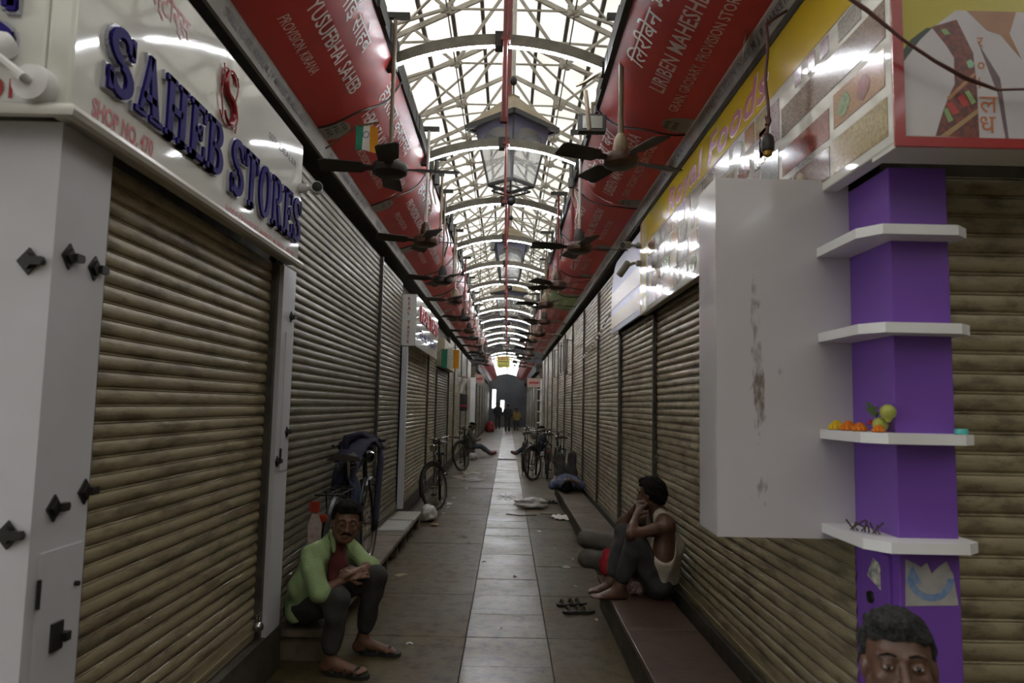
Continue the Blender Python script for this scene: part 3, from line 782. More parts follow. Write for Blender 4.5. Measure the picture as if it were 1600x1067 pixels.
pprint('portrait_shirt', [(100, 380), (200, 200), (330, 85), (520, -60), (1400, -60), (1400, 905), (112, 893)], .0016, kur)
pprint('portrait_shade', [(98, 290), (180, 170), (300, 78), (345, 75), (250, 170), (160, 290), (98, 375)], .002, mat('portrait_dark', (.025, .04, .025), .3))
pprint('portrait_neck', [(600, -60), (960, -60), (905, 110), (985, 300), (935, 240), (840, 120), (740, 85)], .0022, mat('portrait_skin', (.33, .17, .09), .3, col2=(.24, .11, .06), scale=9))
pprint('portrait_waistcoat', [(335, 70), (520, 10), (575, 130), (632, 260), (650, 480), (655, 900), (338, 890), (400, 700), (440, 600), (490, 500), (492, 300), (440, 210)], .002,
       mat('portrait_embroidery', (.19, .045, .03), .3, col2=(.10, .03, .025), scale=60, ramp=(.45, .55)))
for q, c in (([(560, 560), (590, 545), (640, 630), (610, 650)], (.25, .40, .16)), ([(400, 690), (430, 680), (470, 770), (435, 790)], (.20, .32, .12)), ([(505, 600), (550, 570), (590, 650), (545, 670)], (.42, .04, .03)),
             ([(420, 650), (460, 630), (520, 710), (470, 735)], (.40, .04, .03)), ([(580, 330), (610, 310), (635, 335), (630, 370), (595, 375)], (.24, .45, .28)),
             ([(430, 600), (640, 405), (640, 430), (450, 620)], (.38, .2, .09)), ([(370, 890), (650, 680), (650, 715), (430, 890)], (.36, .23, .10)), ([(400, 90), (440, 80), (470, 120), (430, 130)], (.33, .02, .12))):
    pprint('portrait_patch', q, .0026, mat('patch_%d' % q[0][0], c, .3))
pprint('portrait_placket', [(680, 200), (822, 450), (866, 905), (845, 905), (798, 560)], .0024, mat('portrait_placket', (.10, .07, .10), .3, col2=(.16, .1, .08), scale=20))
for ch, yy, sz in (('र', 215, .05), ('०', 395, .055), ('1', 530, .055), ('ल', 710, .085), ('ध', 860, .085)):
    tx = MB(); u, v = pp(662, yy); add_text(tx, ch, fp, u, v, sz, None, d=.003)
    tx.build('lettering', mat('print_orange', (.45, .14, .04), .3), rs, label='orange letter running down the shirt')
# lilac banner next along the aisle
lv = thing('lilac_banner', 'lilac printed banner with a rounded corner beyond the spice sign', 'banner', (1.22, 7.4, 2.5))
lil = mat('banner_lilac', (.24, .23, .36), .4, col2=(.30, .28, .36), scale=2)
pl = [(0, .0), (1.95, .0), (1.95, .80)] + [(.45 - .45 * math.sin(a), .35 + .45 * math.cos(a)) for a in [k * PI / 16 for k in range(9)]]
bf = lambda u, v, d: (1.22 - d, 8.42 - u, 2.42 + v)
MB().prism(pl, bf, -.02, .0).build('banner_sheet', lil, lv)
for v0, v1, c in ((.06, .22, (.40, .30, .14)), (.22, .27, (.2, .2, .5)), (.30, .48, (.44, .36, .34))):
    MB().prism([(.03, v0), (1.93, v0), (1.93, v1), (.03, v1)], bf, 0, .002).build('print_band', mat('band_%d' % int(v0 * 100), c, .3, col2=(.36, .30, .24), scale=22), lv)

# ================================================================== RED CANOPIES
CL = dict(side=-1, p0=(-1.265, 3.315), p1=(-.785, 3.78), sag=.085)
CR = dict(side=1, p0=(1.165, 3.405), p1=(.60, 3.70), sag=.085)
def canopy_fn(c):
    (x0, z0), (x1, z1) = c['p0'], c['p1']
    ch = math.hypot(x1 - x0, z1 - z0); dx, dz = (x1 - x0) / ch, (z1 - z0) / ch
    nx, nz = (dz, -dx) if c['side'] < 0 else (-dz, dx)
    if nz > 0: nx, nz = -nx, -nz
    def f(y, v, d=0.0):
        s = v / ch; b = 4 * c['sag'] * s * (1 - s) + d
        return (x0 + dx * v + nx * b, y, z0 + dz * v + nz * b)
    return f, ch
def canopy(c, k, ya, yb, name, sub, deva, nums, strip, label, lay=None, m=red_vinyl):
    f, ch = canopy_fn(c)
    t = thing('canopy', label, 'canopy', (c['p0'][0], (ya + yb) / 2, c['p0'][1]), 'red shop canopies over the aisle')
    a, b = ya, yb + .004
    MB().grid(lambda u, v: f(a + (b - a) * u, ch * v, 0.0015 * math.sin(u * 9 + k) * math.sin(v * PI)), 10, 14).build('fabric', m, t, smooth=True, fix=False, angle=None)
    x0, z0 = c['p0']; sx = c['side']
    q = [(x0 + sx * .0, z0 + .012), (x0 + sx * .035, z0 - .095), (x0 + sx * .055, z0 - .095), (x0 + sx * .02, z0 + .012)]
    MB().prism(q, lambda u, v, d: (u, d, v), a, b).build('edge_strip', strip_grey, t)
    if c['side'] < 0: tf = lambda u, v, d: f(a + u, v, d + .004); sf = lambda u, v, d: (x0 + .035 * sx * (1 - v / .095) - sx * .003, a + u, z0 - .095 + v)
    else: tf = lambda u, v, d: f(b - u, v, d + .004); sf = lambda u, v, d: (x0 + .035 * sx * (1 - v / .095) - sx * .003, b - u, z0 - .095 + v)
    ln = b - a
    for s_, lay, nm_, m__ in ((name, lay[0], 'lettering', print_white), (sub, lay[1], 'lettering', print_white), (deva, lay[2], 'lettering', print_white), (strip, lay[3], 'strip_lettering', print_black)):
        if not s_: continue
        u0, wd, v0, sz, bd = lay
        tx = MB(); add_text(tx, s_, tf if m__ is print_white else sf, u0, v0, sz, wd, bold=bd, res=2); tx.build(nm_, m__, t)
    if nums:
        pts = [(.02, -.0), (.24, 0)] + [(.24 - .08 + .08 * math.cos(q_), .10 + .10 * math.sin(q_)) for q_ in [i * PI / 12 for i in range(13)]] + [(.02, .10)]
        pts = [(.02, .0), (.24, .0), (.25, .06), (.24, .12), (.20, .165), (.14, .18), (.08, .165), (.035, .12), (.02, .06)]
        MB().prism(pts, tf, .001, .004).build('number_plate', plate_grey, t)
        tx = MB()
        for i, nn in enumerate(nums): add_text(tx, nn, tf, .06, .125 - i * .05, .05, .12, d=.005, bold=.01)
        tx.build('plate_lettering', print_black, t)
    return t
LTX = [('YUSUFBHAI SAHEB', 'PROVISION, KIRANA', 'युसुफभाई साहेब', None, 'STALL NO.470, INSIDE M. J. P. MARKET, MUMBAI - 400 001'),
       ('HEMLATA KUSHALCHAND DEDHIA', 'PROVISION, KHADYA VASTU', 'हेमलता कुशलचंद', ('४६७', '४६८', '४६९'), 'STALL NO.467/468/469, INSIDE M. J. P. MARKET'),
       ('PROVISION, KIRANA', 'PROVISION', 'हेमलता', ('४६५', '४६६'), 'INSIDE M. J. P. MARKET, MUMBAI - 400 001')]
RTX = [('LIRIBEN MAHESHBHAI BERA', 'GRAIN, GROSARY, PROVISION STORE', 'लिरीबेन महेश बेरा', ('३७३', '३७४'), 'STALL NO. 373/374, INSIDE M. J. P. MARKET, MUMBAI'),
       ('LIRIBEN MAHESHBHAI BERA', 'GRAIN, GROSARY, PROVISION STORE', 'लिरीबेन महेश बेरा', ('३७१', '३७२'), 'STALL NO. 371/372, INSIDE M. J. P. MARKET, MUMBAI'),
       ('GRAIN, PROVISION', 'PROVISION STORE', 'महेश बेरा', ('३६९',), 'INSIDE M. J. P. MARKET, MUMBAI')]
# line layout (start, length, height above the lower edge, letter size, weight)
LAYL = [[(.90, .98, .27, .135, .012), (.88, .58, .125, .085, .006), (.72, .90, .45, .14, .004), (.65, 1.28, .028, .052, .006)],
        [(.14, 1.60, .27, .135, .012), (.55, .92, .125, .08, .006), (.10, 1.15, .45, .14, .004), (.40, 1.32, .028, .052, .006)],
        [(.40, 1.2, .27, .12, .012), (.5, .6, .125, .08, .006), (.35, 1.0, .45, .12, .004), (.40, 1.3, .028, .052, .006)]]
LAYR = [[(.50, 1.56, .255, .135, .012), (.32, 1.28, .125, .085, .006), (.62, 1.30, .43, .14, .004), (.45, 1.50, .028, .052, .006)],
        [(.20, 1.40, .255, .135, .012), (.30, 1.22, .125, .085, .006), (.15, 1.25, .43, .14, .004), (.35, 1.36, .028, .052, .006)],
        [(.30, 1.2, .255, .12, .012), (.45, .8, .125, .08, .006), (.35, .9, .43, .12, .004), (.40, 1.3, .028, .052, .006)]]
def vis(s):        # visual order for the short-i sign
    return s.replace('लि', 'िल').replace('मि', 'िम')
YL = [2.35, 4.42] + [4.42 + 1.78 * k for k in range(1, 13)]
YR = [2.4, 4.62] + [4.62 + 1.8 * k for k in range(1, 13)]
def extra(side, k, ya, yb):
    return 'red canopy banner with white lettering, %s from the camera on the %s' % (ORD[k], side)
for k in range(12):
    n, s_, dv, nu, stp = LTX[min(k, 2)]
    canopy(CL, k, YL[k], YL[k + 1], n, s_, vis(dv), nu, stp if k < 6 else None, extra('left', k, 0, 0), LAYL[min(k, 2)])
for k in range(12):
    n, s_, dv, nu, stp = RTX[min(k, 2)]
    canopy(CR, k, YR[k], YR[k + 1], n, s_, vis(dv), nu, stp if k < 6 else None, extra('right', k, 0, 0), LAYR[min(k, 2)], m=green_vinyl if k == 5 else red_vinyl)
for k in range(10):
    for c, nm in ((CL, 'left'), (CR, 'right')):
        canopy(c, k, 30.6 + 2.1 * k, 32.7 + 2.1 * k, None, None, None, None, None, '%s red canopy on the %s beyond the cross aisle' % (ORD[k], nm), LAYL[2], m=red_vinyl)
# dark gutters along the top of the canopies, with a ragged lip
for c, nm, i in ((CL, 'left', 1), (CR, 'right', 2)):
    x, z = c['p1']; sx = c['side']; mb = MB()
    y = 2.3
    while y < 26.8:
        l = random.uniform(.16, .34); h = random.uniform(.075, .125)
        mb.box((x - sx * -.03, y, z - .02), (x - sx * random.uniform(.005, .028), y + l, z + h)); y += l
    mb.build('trim_%d' % i, dark_trim, label='dark ragged gutter along the top of the %s canopies' % nm, kind='structure')
    MB().box((c['p0'][0] + sx * .03, 30.55, 3.05), (c['p0'][0] + sx * .40, 52.7, 3.36)).build('trim_%d' % (i + 4), dark_trim, label='dark fascia under the far %s canopies' % nm, kind='structure')
    # shelf frame that carries the canopy above the shop fronts
    xb = c['p0'][0] + sx * .06
    MB().box((xb, 2.3, 3.26 if sx < 0 else 3.30), (xb + sx * .35, 26.9, 3.34)).build('trim_%d' % (i + 2), dark_trim, label='dark fascia ledge under the %s canopies' % nm, kind='structure')
# cables hanging over the canopy seams
for c, ys, nm in ((CL, YL, 'left'), (CR, YR, 'right')):
    f, ch = canopy_fn(c)
    for k in range(1, 6):
        pts = [Vector(f(ys[k] + .35 * (i / 12) ** 2 - .02 + .03 * math.sin(i * .8 + k), ch * i / 12, .012 + .02 * math.sin(PI * i / 12))) for i in range(13)]
        MB().tube(pts, .007, 6).build('cable', black_m, smooth=True, label='black cable over the %s %s canopy seam' % (('nearest', 'second', 'third', 'fourth', 'fifth')[k - 1], nm), cat='cable', group='cables over the canopy seams')

# ================================================================== LIT ARCHES, POLES, FANS, LANTERNS
led_m = bpy.data.materials.new('led_strip'); led_m.use_nodes = True
nt = led_m.node_tree; N = nt.nodes; L = nt.links
tc = N.new('ShaderNodeTexCoord'); wv = N.new('ShaderNodeTexWave'); wv.bands_direction = 'X'; wv.inputs['Scale'].default_value = 15
L.new(tc.outputs['Object'], wv.inputs['Vector'])
mr = N.new('ShaderNodeMapRange'); mr.inputs[1].default_value = .2; mr.inputs[2].default_value = .8; mr.inputs[3].default_value = 30.0; mr.inputs[4].default_value = 150.0
L.new(wv.outputs['Fac'], mr.inputs[0])
N['Principled BSDF'].inputs['Emission Color'].default_value = (.92, .95, 1, 1); L.new(mr.outputs[0], N['Principled BSDF'].inputs['Emission Strength'])
A0, A1, AZ, AS = -.80, .60, 3.715, .155
def arch_pt(s, dz=0.0):
    x = A0 + (A1 - A0) * s; return (x, AZ + AS * 4 * s * (1 - s) + dz)
def sweep(mb, d0, d1, y0, y1, n=28, s0=0.0, s1=1.0):
    o = len(mb.v)
    for i in range(n + 1):
        x, z = arch_pt(s0 + (s1 - s0) * i / n)
        mb.v += [(x, y0, z + d0), (x, y1, z + d0), (x, y1, z + d1), (x, y0, z + d1)]
    for i in range(n):
        for k in range(4):
            l = (k + 1) % 4; mb.f.append((o + 4 * i + k, o + 4 * i + l, o + 4 * i + 4 + l, o + 4 * i + 4 + k))
    mb.f += [(o, o + 1, o + 2, o + 3), (o + 4 * n + 3, o + 4 * n + 2, o + 4 * n + 1, o + 4 * n)]
a0 = thing('lit_arch', 'x', 'light', (-.1, 0, AZ), 'lit arches across the aisle')
mb = MB(); sweep(mb, 0, .075, -.014, .014); mb.build('channel', arch_m, a0)
mb = MB(); sweep(mb, -.010, -.001, -.009, .009); mb.build('led_strip', led_m, a0)
mb = MB().box((A0 - .03, -.03, AZ - .03), (A0 + .04, .03, AZ + .05)).build('end_clamp', dark_trim, a0)
mb = MB().box((A1 - .04, -.03, AZ - .03), (A1 + .03, .03, AZ + .05)).build('end_clamp', dark_trim, a0)
mb = MB().box((-.13, -.042, AZ + AS - .02), (-.04, .042, AZ + AS + .08)).build('crown_clamp', dark_trim, a0)
AY = [4.4 + 1.8 * k for k in range(13)] + [30.9 + 1.8 * k for k in range(12)]
for k, y in enumerate(AY):
    o = a0 if k == 0 else copy_tree(a0)
    o.location = (-.1, y, AZ)
    o['label'] = '%s white LED arch from the camera spanning the aisle' % ORD[k]
    if k < 11:
        zt = roof_z(-.06) - .05
        p = MB().tube([(-.062, y - .07, 3.345), (-.062, y - .07, zt)], .016 if k % 2 == 0 else .011, 8)
        p.box((-.085, y - .09, 3.33), (-.04, y - .05, 3.36)).box((-.09, y - .085, AZ + AS + .0), (-.03, y - .03, AZ + AS + .03))
        p.build('hanging_pole', pole_red, label='%s red hanging pole from the camera at an arch crown' % ORD[k], cat='pole', group='red hanging poles')

def blade_mesh():
    mb = MB(); n = 6
    for d in (-.003, .003):
        pass
    top = []; R0, R1 = .10, .42
    prof = [(R0, .022), (R0 + .05, .03), (R0 + .07, .058), (R0 + .2, .064), (R1 - .02, .066), (R1, .052)]
    vs = []
    for x, w in prof:
        for yy in (-w, w): 
            z = yy * .22
            vs += [(x, yy, z + .003), (x, yy, z - .003)]
    fs = []
    for i in range(len(prof) - 1):
        a = 4 * i; b = a + 4
        fs += [(a, b, b + 2, a + 2), (a + 1, a + 3, b + 3, b + 1), (a, a + 1, b + 1, b), (a + 2, b + 2, b + 3, a + 3)]
    e = 4 * (len(prof) - 1)
    fs += [(0, 2, 3, 1), (e, e + 1, e + 3, e + 2)]
    mb.add(vs, fs); me = mb.mesh('blade'); me.materials.append(fan_m); return me
BLADE = blade_mesh()
def fan(label, x, y, z, rot, rod_m, side, cup_m, rr=.012, motor=fan_motor, ztop=3.93, sc=1.0):
    t = thing('ceiling_fan', label, 'fan', (x, y, z), 'ceiling fans hanging along the canopies')
    MB().lathe([(.02, -.052), (.07, -.05), (.105, -.03), (.112, 0), (.10, .028), (.06, .045), (.03, .05)], (x, y, z), 20).build('motor', motor, t, smooth=True)
    MB().lathe([(.045, .045), (.05, .06), (.04, .13), (.022, .16)], (x, y, z), 14).build('cup', cup_m, t, smooth=True)
    MB().tube([(x, y, z + .1), (x, y, ztop)], rr, 8).build('rod', rod_m, t, smooth=True)
    MB().box((x + side * .10, y - .018, ztop - .005), (x - side * .09, y + .018, ztop + .03)).box((x + side * .06, y - .015, ztop - .15), (x + side * .09, y + .015, ztop)).build('bracket', dark_trim, t)
    for k in range(4):
        shared('blade', BLADE, t, (x, y, z), (0, 0, rot + k * PI / 2), (sc, sc, 1))
rods = [rod_tan, rod_white, rod_tan, rod_white, pole_red, rod_tan]
rots_l = [.12, .30, .45, .2, .7, .1, .5, .3, .9, .2, .6, .4]; rots_r = [.42, .16, .8, .3, .6, .2, .9, .5, .1, .7, .3, .55]
for k in range(12):
    y = 4.2 + 1.8 * k
    fan('%s ceiling fan from the camera in the left row' % ORD[k], -.745 + .01 * math.sin(k * 2), y, 2.97 - .02 * (k % 3), rots_l[k], rods[k % 6] if k else rod_tan, -1, [fan_cream, fan_motor, dark_trim][k % 3], .013 if k < 2 else .01, fan_m if k % 2 == 0 else fan_motor)
    fan('%s ceiling fan from the camera in the right row' % ORD[k], (.65 if k == 0 else .54 + .05 * math.sin(k * 1.7)), y + (.0 if k else -.05), 3.04 if k == 0 else 2.94 - .02 * (k % 3), rots_r[k], rods[(k + 2) % 6] if k else rod_tan, 1, [fan_cream, dark_trim, fan_motor][k % 3], .017 if k == 0 else .012)

# big square lanterns hanging under the ridge
def lantern(label, y, rot, x=-.01):
    z = 3.80
    t = thing('lantern', label, 'lantern', (x, y, z), 'big square lanterns under the ridge')
    t.rotation_euler = (0, 0, rot); t['_o'] = (0, 0, 0)
    zt, hw, hb = .60, .265, .165           # body top, half width at top, at bottom
    def sq(h, zz): return [(-h, -h, zz), (h, -h, zz), (h, h, zz), (-h, h, zz)]
    r = MB(); r.add(sq(.335, .60) + sq(.335, .635) + sq(.05, .93) + sq(.05, .95), [(0, 3, 2, 1)] + [(4 * i + k, 4 * i + (k + 1) % 4, 4 * i + 4 + (k + 1) % 4, 4 * i + 4 + k) for i in range(3) for k in range(4)] + [(12, 13, 14, 15)])
    r.build('roof', lantern_roof_m, t)
    e = MB()
    for k in range(4):
        a, b = sq(.335, .60)[k], sq(.335, .60)[(k + 1) % 4]
        e.beam(a, b, .04, .05)
    e.build('eaves_trim', lantern_frame_m, t)
    bars = MB()
    for k in range(4):
        bars.beam(sq(hb, 0)[k], sq(hw, zt)[k], .022, .022)
        bars.beam(sq(hb, 0)[k], sq(hb, 0)[(k + 1) % 4], .022, .03)
        bars.beam(sq(hb * .85, -.06)[k], sq(hb * .85, -.06)[(k + 1) % 4], .012, .015)
    bars.build('frame', lantern_frame_m, t)
    for k in range(4):
        A, B, C, D = [Vector(q) for q in (sq(hb, 0)[k], sq(hb, 0)[(k + 1) % 4], sq(hw, zt)[(k + 1) % 4], sq(hw, zt)[k])]
        f = lambda s, v: (A.lerp(B, s)).lerp(D.lerp(C, s), v)
        nrm = (B - A).cross(D - A).normalized()
        g = MB(); g.add([f(0, 0), f(1, 0), f(1, 1), f(0, 1)] + [q - nrm * .004 for q in (f(0, 0), f(1, 0), f(1, 1), f(0, 1))], [(0, 1, 2, 3), (7, 6, 5, 4), (0, 4, 5, 1), (1, 5, 6, 2), (2, 6, 7, 3), (3, 7, 4, 0)]).build('pane', glass_m, t)
        s_ = MB(); n = 14
        top = [(i / n, 1.0) for i in range(n + 1)]
        arc = [(i / n, .62 + .27 * math.sqrt(max(0, 1 - ((i / n - .5) / .47) ** 2)) if abs(i / n - .5) < .47 else .55) for i in range(n + 1)]
        for i in range(n):
            q = [f(*arc[i]), f(*arc[i + 1]), f(*top[i + 1]), f(*top[i])]
            s_.add([p + nrm * .004 for p in q] + [p + nrm * .010 for p in q], [(4, 5, 6, 7), (0, 1, 5, 4), (3, 2, 1, 0)])
        s_.build('spandrel', lantern_spandrel_m, t)
    MB().tube([(0, 0, -.06), (0, 0, -.12)], .008, 6).sphere((0, 0, -.155), .055, 12).build('finial_ball', black_m, t, smooth=True)
    zr = roof_z(x) - z - .1
    MB().tube([(0, 0, .93), (0, 0, 1.10)], .006, 6).build('hook', lantern_frame_m, t)
    MB().sphere((0, 0, 1.12), .04, 12, (1, 1, 1.3)).build('insulator', black_m, t, smooth=True)
    MB().tube([(0, 0, 1.15), (0, 0, zr)], .022, 8).build('hanging_pipe', rod_white, t, smooth=True)
    t.location = (x, y, z)
for k in range(5):
    lantern('%s big square lantern from the camera under the ridge' % ORD[k], 7.1 + 5.4 * k, [PI / 4 + .03, .06, PI / 4 - .15, .2, .5][k])

# small floodlight and boxes on the canopy brackets
t = thing('floodlight', 'small dusty floodlight on a bracket beside the nearest right fan', 'light', (.54, 4.9, 3.52))
MB().bevbox((.46, 4.86, 3.50), (.66, 4.94, 3.63), .012).build('housing', dark_trim, t)
MB().box((.49, 4.853, 3.52), (.63, 4.86, 3.61)).build('glass', mat('dusty_glass', (.22, .22, .18), .2), t)
MB().tube([(.56, 4.9, 3.63), (.56, 4.9, 3.72), (.66, 4.9, 3.74)], .012, 6).build('bracket', rod_tan, t)
for k in range(1, 9):
    for sx, nm in ((-1, 'left'), (1, 'right')):
        y = 4.4 + 1.8 * k + .35; x = -.72 if sx < 0 else .56
        t = thing('lamp_bracket', '%s drop bracket with hanging cables on the %s canopy edge' % (ORD[k - 1], nm), 'bracket', (x, y, 3.4), 'drop brackets on the canopy edges')
        MB().box((x - .09, y - .02, 3.86), (x + .09, y + .02, 3.89)).tube([(x, y, 3.87), (x, y, 3.70)], .02, 8).lathe([(.03, 0), (.035, .03), (.03, .09), (.02, .1)], (x, y, 3.62), 10).build('arm', dark_trim, t)
        pts = [(x + sx * .05 + .02 * math.sin(i * 1.1 + k), y + .03 * math.sin(i * .7), 3.86 - .07 * i) for i in range(9)]
        MB().tube(pts, .009, 6).tube([(p[0] - .03 * sx, p[1] + .06, p[2]) for p in pts[:7]], .007, 6).build('cable', rod_tan if k % 2 else black_m, t, smooth=True)

for i, (x, y, z0, z1, m_, nm) in enumerate(((.585, 6.75, 3.15, 3.85, pole_red, 'red'), (.63, 7.1, 2.95, 3.85, pole_red, 'red'), (.57, 8.3, 3.25, 3.85, rod_tan, 'tan'), (.62, 9.0, 3.0, 3.85, rod_tan, 'tan'), (.58, 10.2, 3.2, 3.85, pole_red, 'red'), (.60, 12.1, 3.1, 3.85, rod_white, 'white'),
                                       (-.70, 6.9, 3.2, 3.85, rod_tan, 'tan'), (-.72, 8.9, 3.1, 3.85, rod_tan, 'tan'), (-.70, 10.9, 3.15, 3.85, pole_red, 'red'))):
    side = 'right' if x > 0 else 'left'; sx = 1 if x > 0 else -1
    t = thing('drop_pipe', '%s drop pipe on the %s canopy edge, %s of the pipes there' % (nm, side, ORD[i if x > 0 else i - 6]), 'pipe', (x, y, z0), 'drop pipes on the canopy edges')
    MB().tube([(x, y, z0), (x, y, z1)], .013, 8).build('pipe', m_, t, smooth=True)
    MB().box((x + sx * .16, y - .014, z1 - .03), (x - sx * .02, y + .014, z1)).build('clamp', dark_trim, t)
# bare branches and twisted wires tied to the right canopy by the first arch
t = thing('branch', 'dry forked branch hanging beside the nearest right fan', 'branch', (.47, 4.5, 3.1))
MB().tube([(.62, 4.45, 3.78), (.55, 4.42, 3.72), (.46, 4.42, 3.65), (.40, 4.42, 3.62)], [.014, .018, .014, .006], 6).tube([(.47, 4.5, 3.63), (.485, 4.5, 3.5), (.50, 4.5, 3.36)], .016, 6).build('twig', rod_tan, t, smooth=True)
# hanging charm on a twisted wire in front of the spice sign
t = thing('hanging_socket', 'black bulb socket on a twisted wire in front of the spice sign', 'socket', (1.11, 2.98, 2.67))
w = [(1.105 + .006 * math.sin(i), 2.98 + .006 * math.cos(i), 2.745 + .05 * i) for i in range(11)] + [(1.16, 2.98, 3.29), (1.205, 2.98, 3.32)]
MB().tube(w, .007, 6).tube([(1.105, 2.98, 2.83), (1.112, 2.98, 2.81), (1.105, 2.98, 2.79)], .012, 6).build('wire', mat('wire_wine', (.09, .03, .025), .6), t, smooth=True)
MB().lathe([(.012, .075), (.026, .06), (.03, .03), (.027, .0), (.018, -.004)], (1.105, 2.98, 2.675), 14).build('socket_body', black_m, t, smooth=True)
MB().lathe([(.02, .0), (.018, -.02), (.006, -.028)], (1.105, 2.98, 2.675), 12).build('brass_tip', mat('brass', (.45, .28, .06), .3, .8), t, smooth=True)
w = [(1.005, 2.12, 2.88), (1.09, 2.10, 2.80), (1.2, 2.09, 2.70), (1.30, 2.10, 2.64), (1.40, 2.11, 2.59), (1.50, 2.115, 2.56), (1.65, 2.11, 2.565), (2.1, 2.11, 2.60)]
MB().tube(w, .004, 6).tube([(a, b - .006, c + .004 * math.sin(i * 2)) for i, (a, b, c) in enumerate(w)], .004, 6).build('twisted_wire', MATS['wire_wine'], smooth=True, label='twisted dark wire sagging across the printed portrait', cat='wire')
# rag hanging by the right canopy strip
MB().grid(lambda u, v: (1.135 - .03 * v + .02 * u, 3.30 + .10 * u + .01 * math.sin(v * 7), 3.47 - .24 * v - .02 * u), 3, 8).build('rag', mat('rag_tan', (.35, .29, .19), .9), smooth=True, label='tan rag hanging from the near right canopy', cat='rag')

# flags
def flag(label, p, udir, w, h, pole):
    p = Vector(p); u = Vector(udir).normalized()
    t = thing('flag', label, 'flag', tuple(p))
    for i, (c, nm) in enumerate((((.03, .20, .12), 'green_band'), ((.62, .60, .55), 'white_band'), ((.62, .26, .02), 'saffron_band'))):
        MB().grid(lambda a, b, i=i: p + u * (w * (i + a) / 3) + Vector((0, .012 * math.sin((i + a) * 2.2 + b * 2), -h * b - .012 * (i + a))), 4, 6).build(nm, translucent_mat('flag_' + nm, c, .3, .8), t, smooth=True)
    c = p + u * (w * .5) + Vector((0, -.014, -h * .5))
    MB().tube([c + (u * math.cos(a) + Vector((0, 0, 1)) * math.sin(a)) * h * .12 for a in [k * PI / 8 for k in range(16)]], .0022, 5, closed=True).build('wheel_emblem', mat('flag_navy', (.04, .05, .2), .6), t)
    MB().tube(pole, .006, 6).build('stick', wood, t)
flag('small tricolour flag above the nearest left fan', (-.94, 4.1, 3.205), (1, -.1, .1), .135, .155, [(-1.2, 4.42, 3.17), (-.94, 4.11, 3.195), (-.80, 4.09, 3.215)])
flag('larger tricolour flag beyond the REAL TASTE sign', (-1.29, 13.6, 2.62), (1, .1, .05), .34, .36, [(-1.40, 13.7, 2.50), (-1.29, 13.61, 2.60), (-.93, 13.63, 2.66)])

# ================================================================== BENCHES
bl = thing('bench', 'low plank bench on short supports along the left shutters', 'bench', (-1.24, 6.8, 0))
for a, b in ((4.37, 5.75), (5.76, 7.5), (7.51, 9.15)):
    MB().bevbox((-1.395, a, .15), (-1.06, b, .19), .006).build('board', bench_tan, bl)
for k in range(9):
    y = 4.42 + k * .58
    MB().box((-1.39, y, 0), (-1.085, y + .05, .15)).build('support', bench_tan, bl)
for a, b, dx in ((7.75, 8.4, 0), (8.45, 9.1, .015)):
    MB().bevbox((-1.36 + dx, a, .19), (-1.08 + dx, b, .2), .002).build('marble_sheet', mat('marble_sheet', (.42, .41, .38), .4, col2=(.3, .29, .26), scale=4), label='pale board lying on the left bench, %s one' % ('nearer' if a < 8 else 'farther'), cat='board')
br = thing('bench', 'low brown stone bench under the seated man in the vest', 'bench', (.95, 4.3, 0))
for a, b in ((2.95, 4.33), (4.334, 5.72)):
    MB().bevbox((.735, a, .205), (1.165, b, .24), .005).build('top_slab', bench_top, br)
MB().box((.755, 2.97, 0), (1.16, 5.70, .205)).build('base', plinth_m, br)
br = thing('bench', 'long low stone bench beyond the vest man along the right shutters', 'bench', (1.0, 9.2, 0))
for k in range(4):
    a = 5.76 + k * 1.76
    MB().bevbox((.85, a, .165), (1.225, a + 1.752, .2), .005).build('top_slab', two_scale('bench_worn', (.13, .095, .06), (.10, .07, .045), (.05, .035, .025), 2.5, 9, .5), br)
MB().box((.87, 5.78, 0), (1.22, 12.78, .165)).build('base', plinth_m, br)

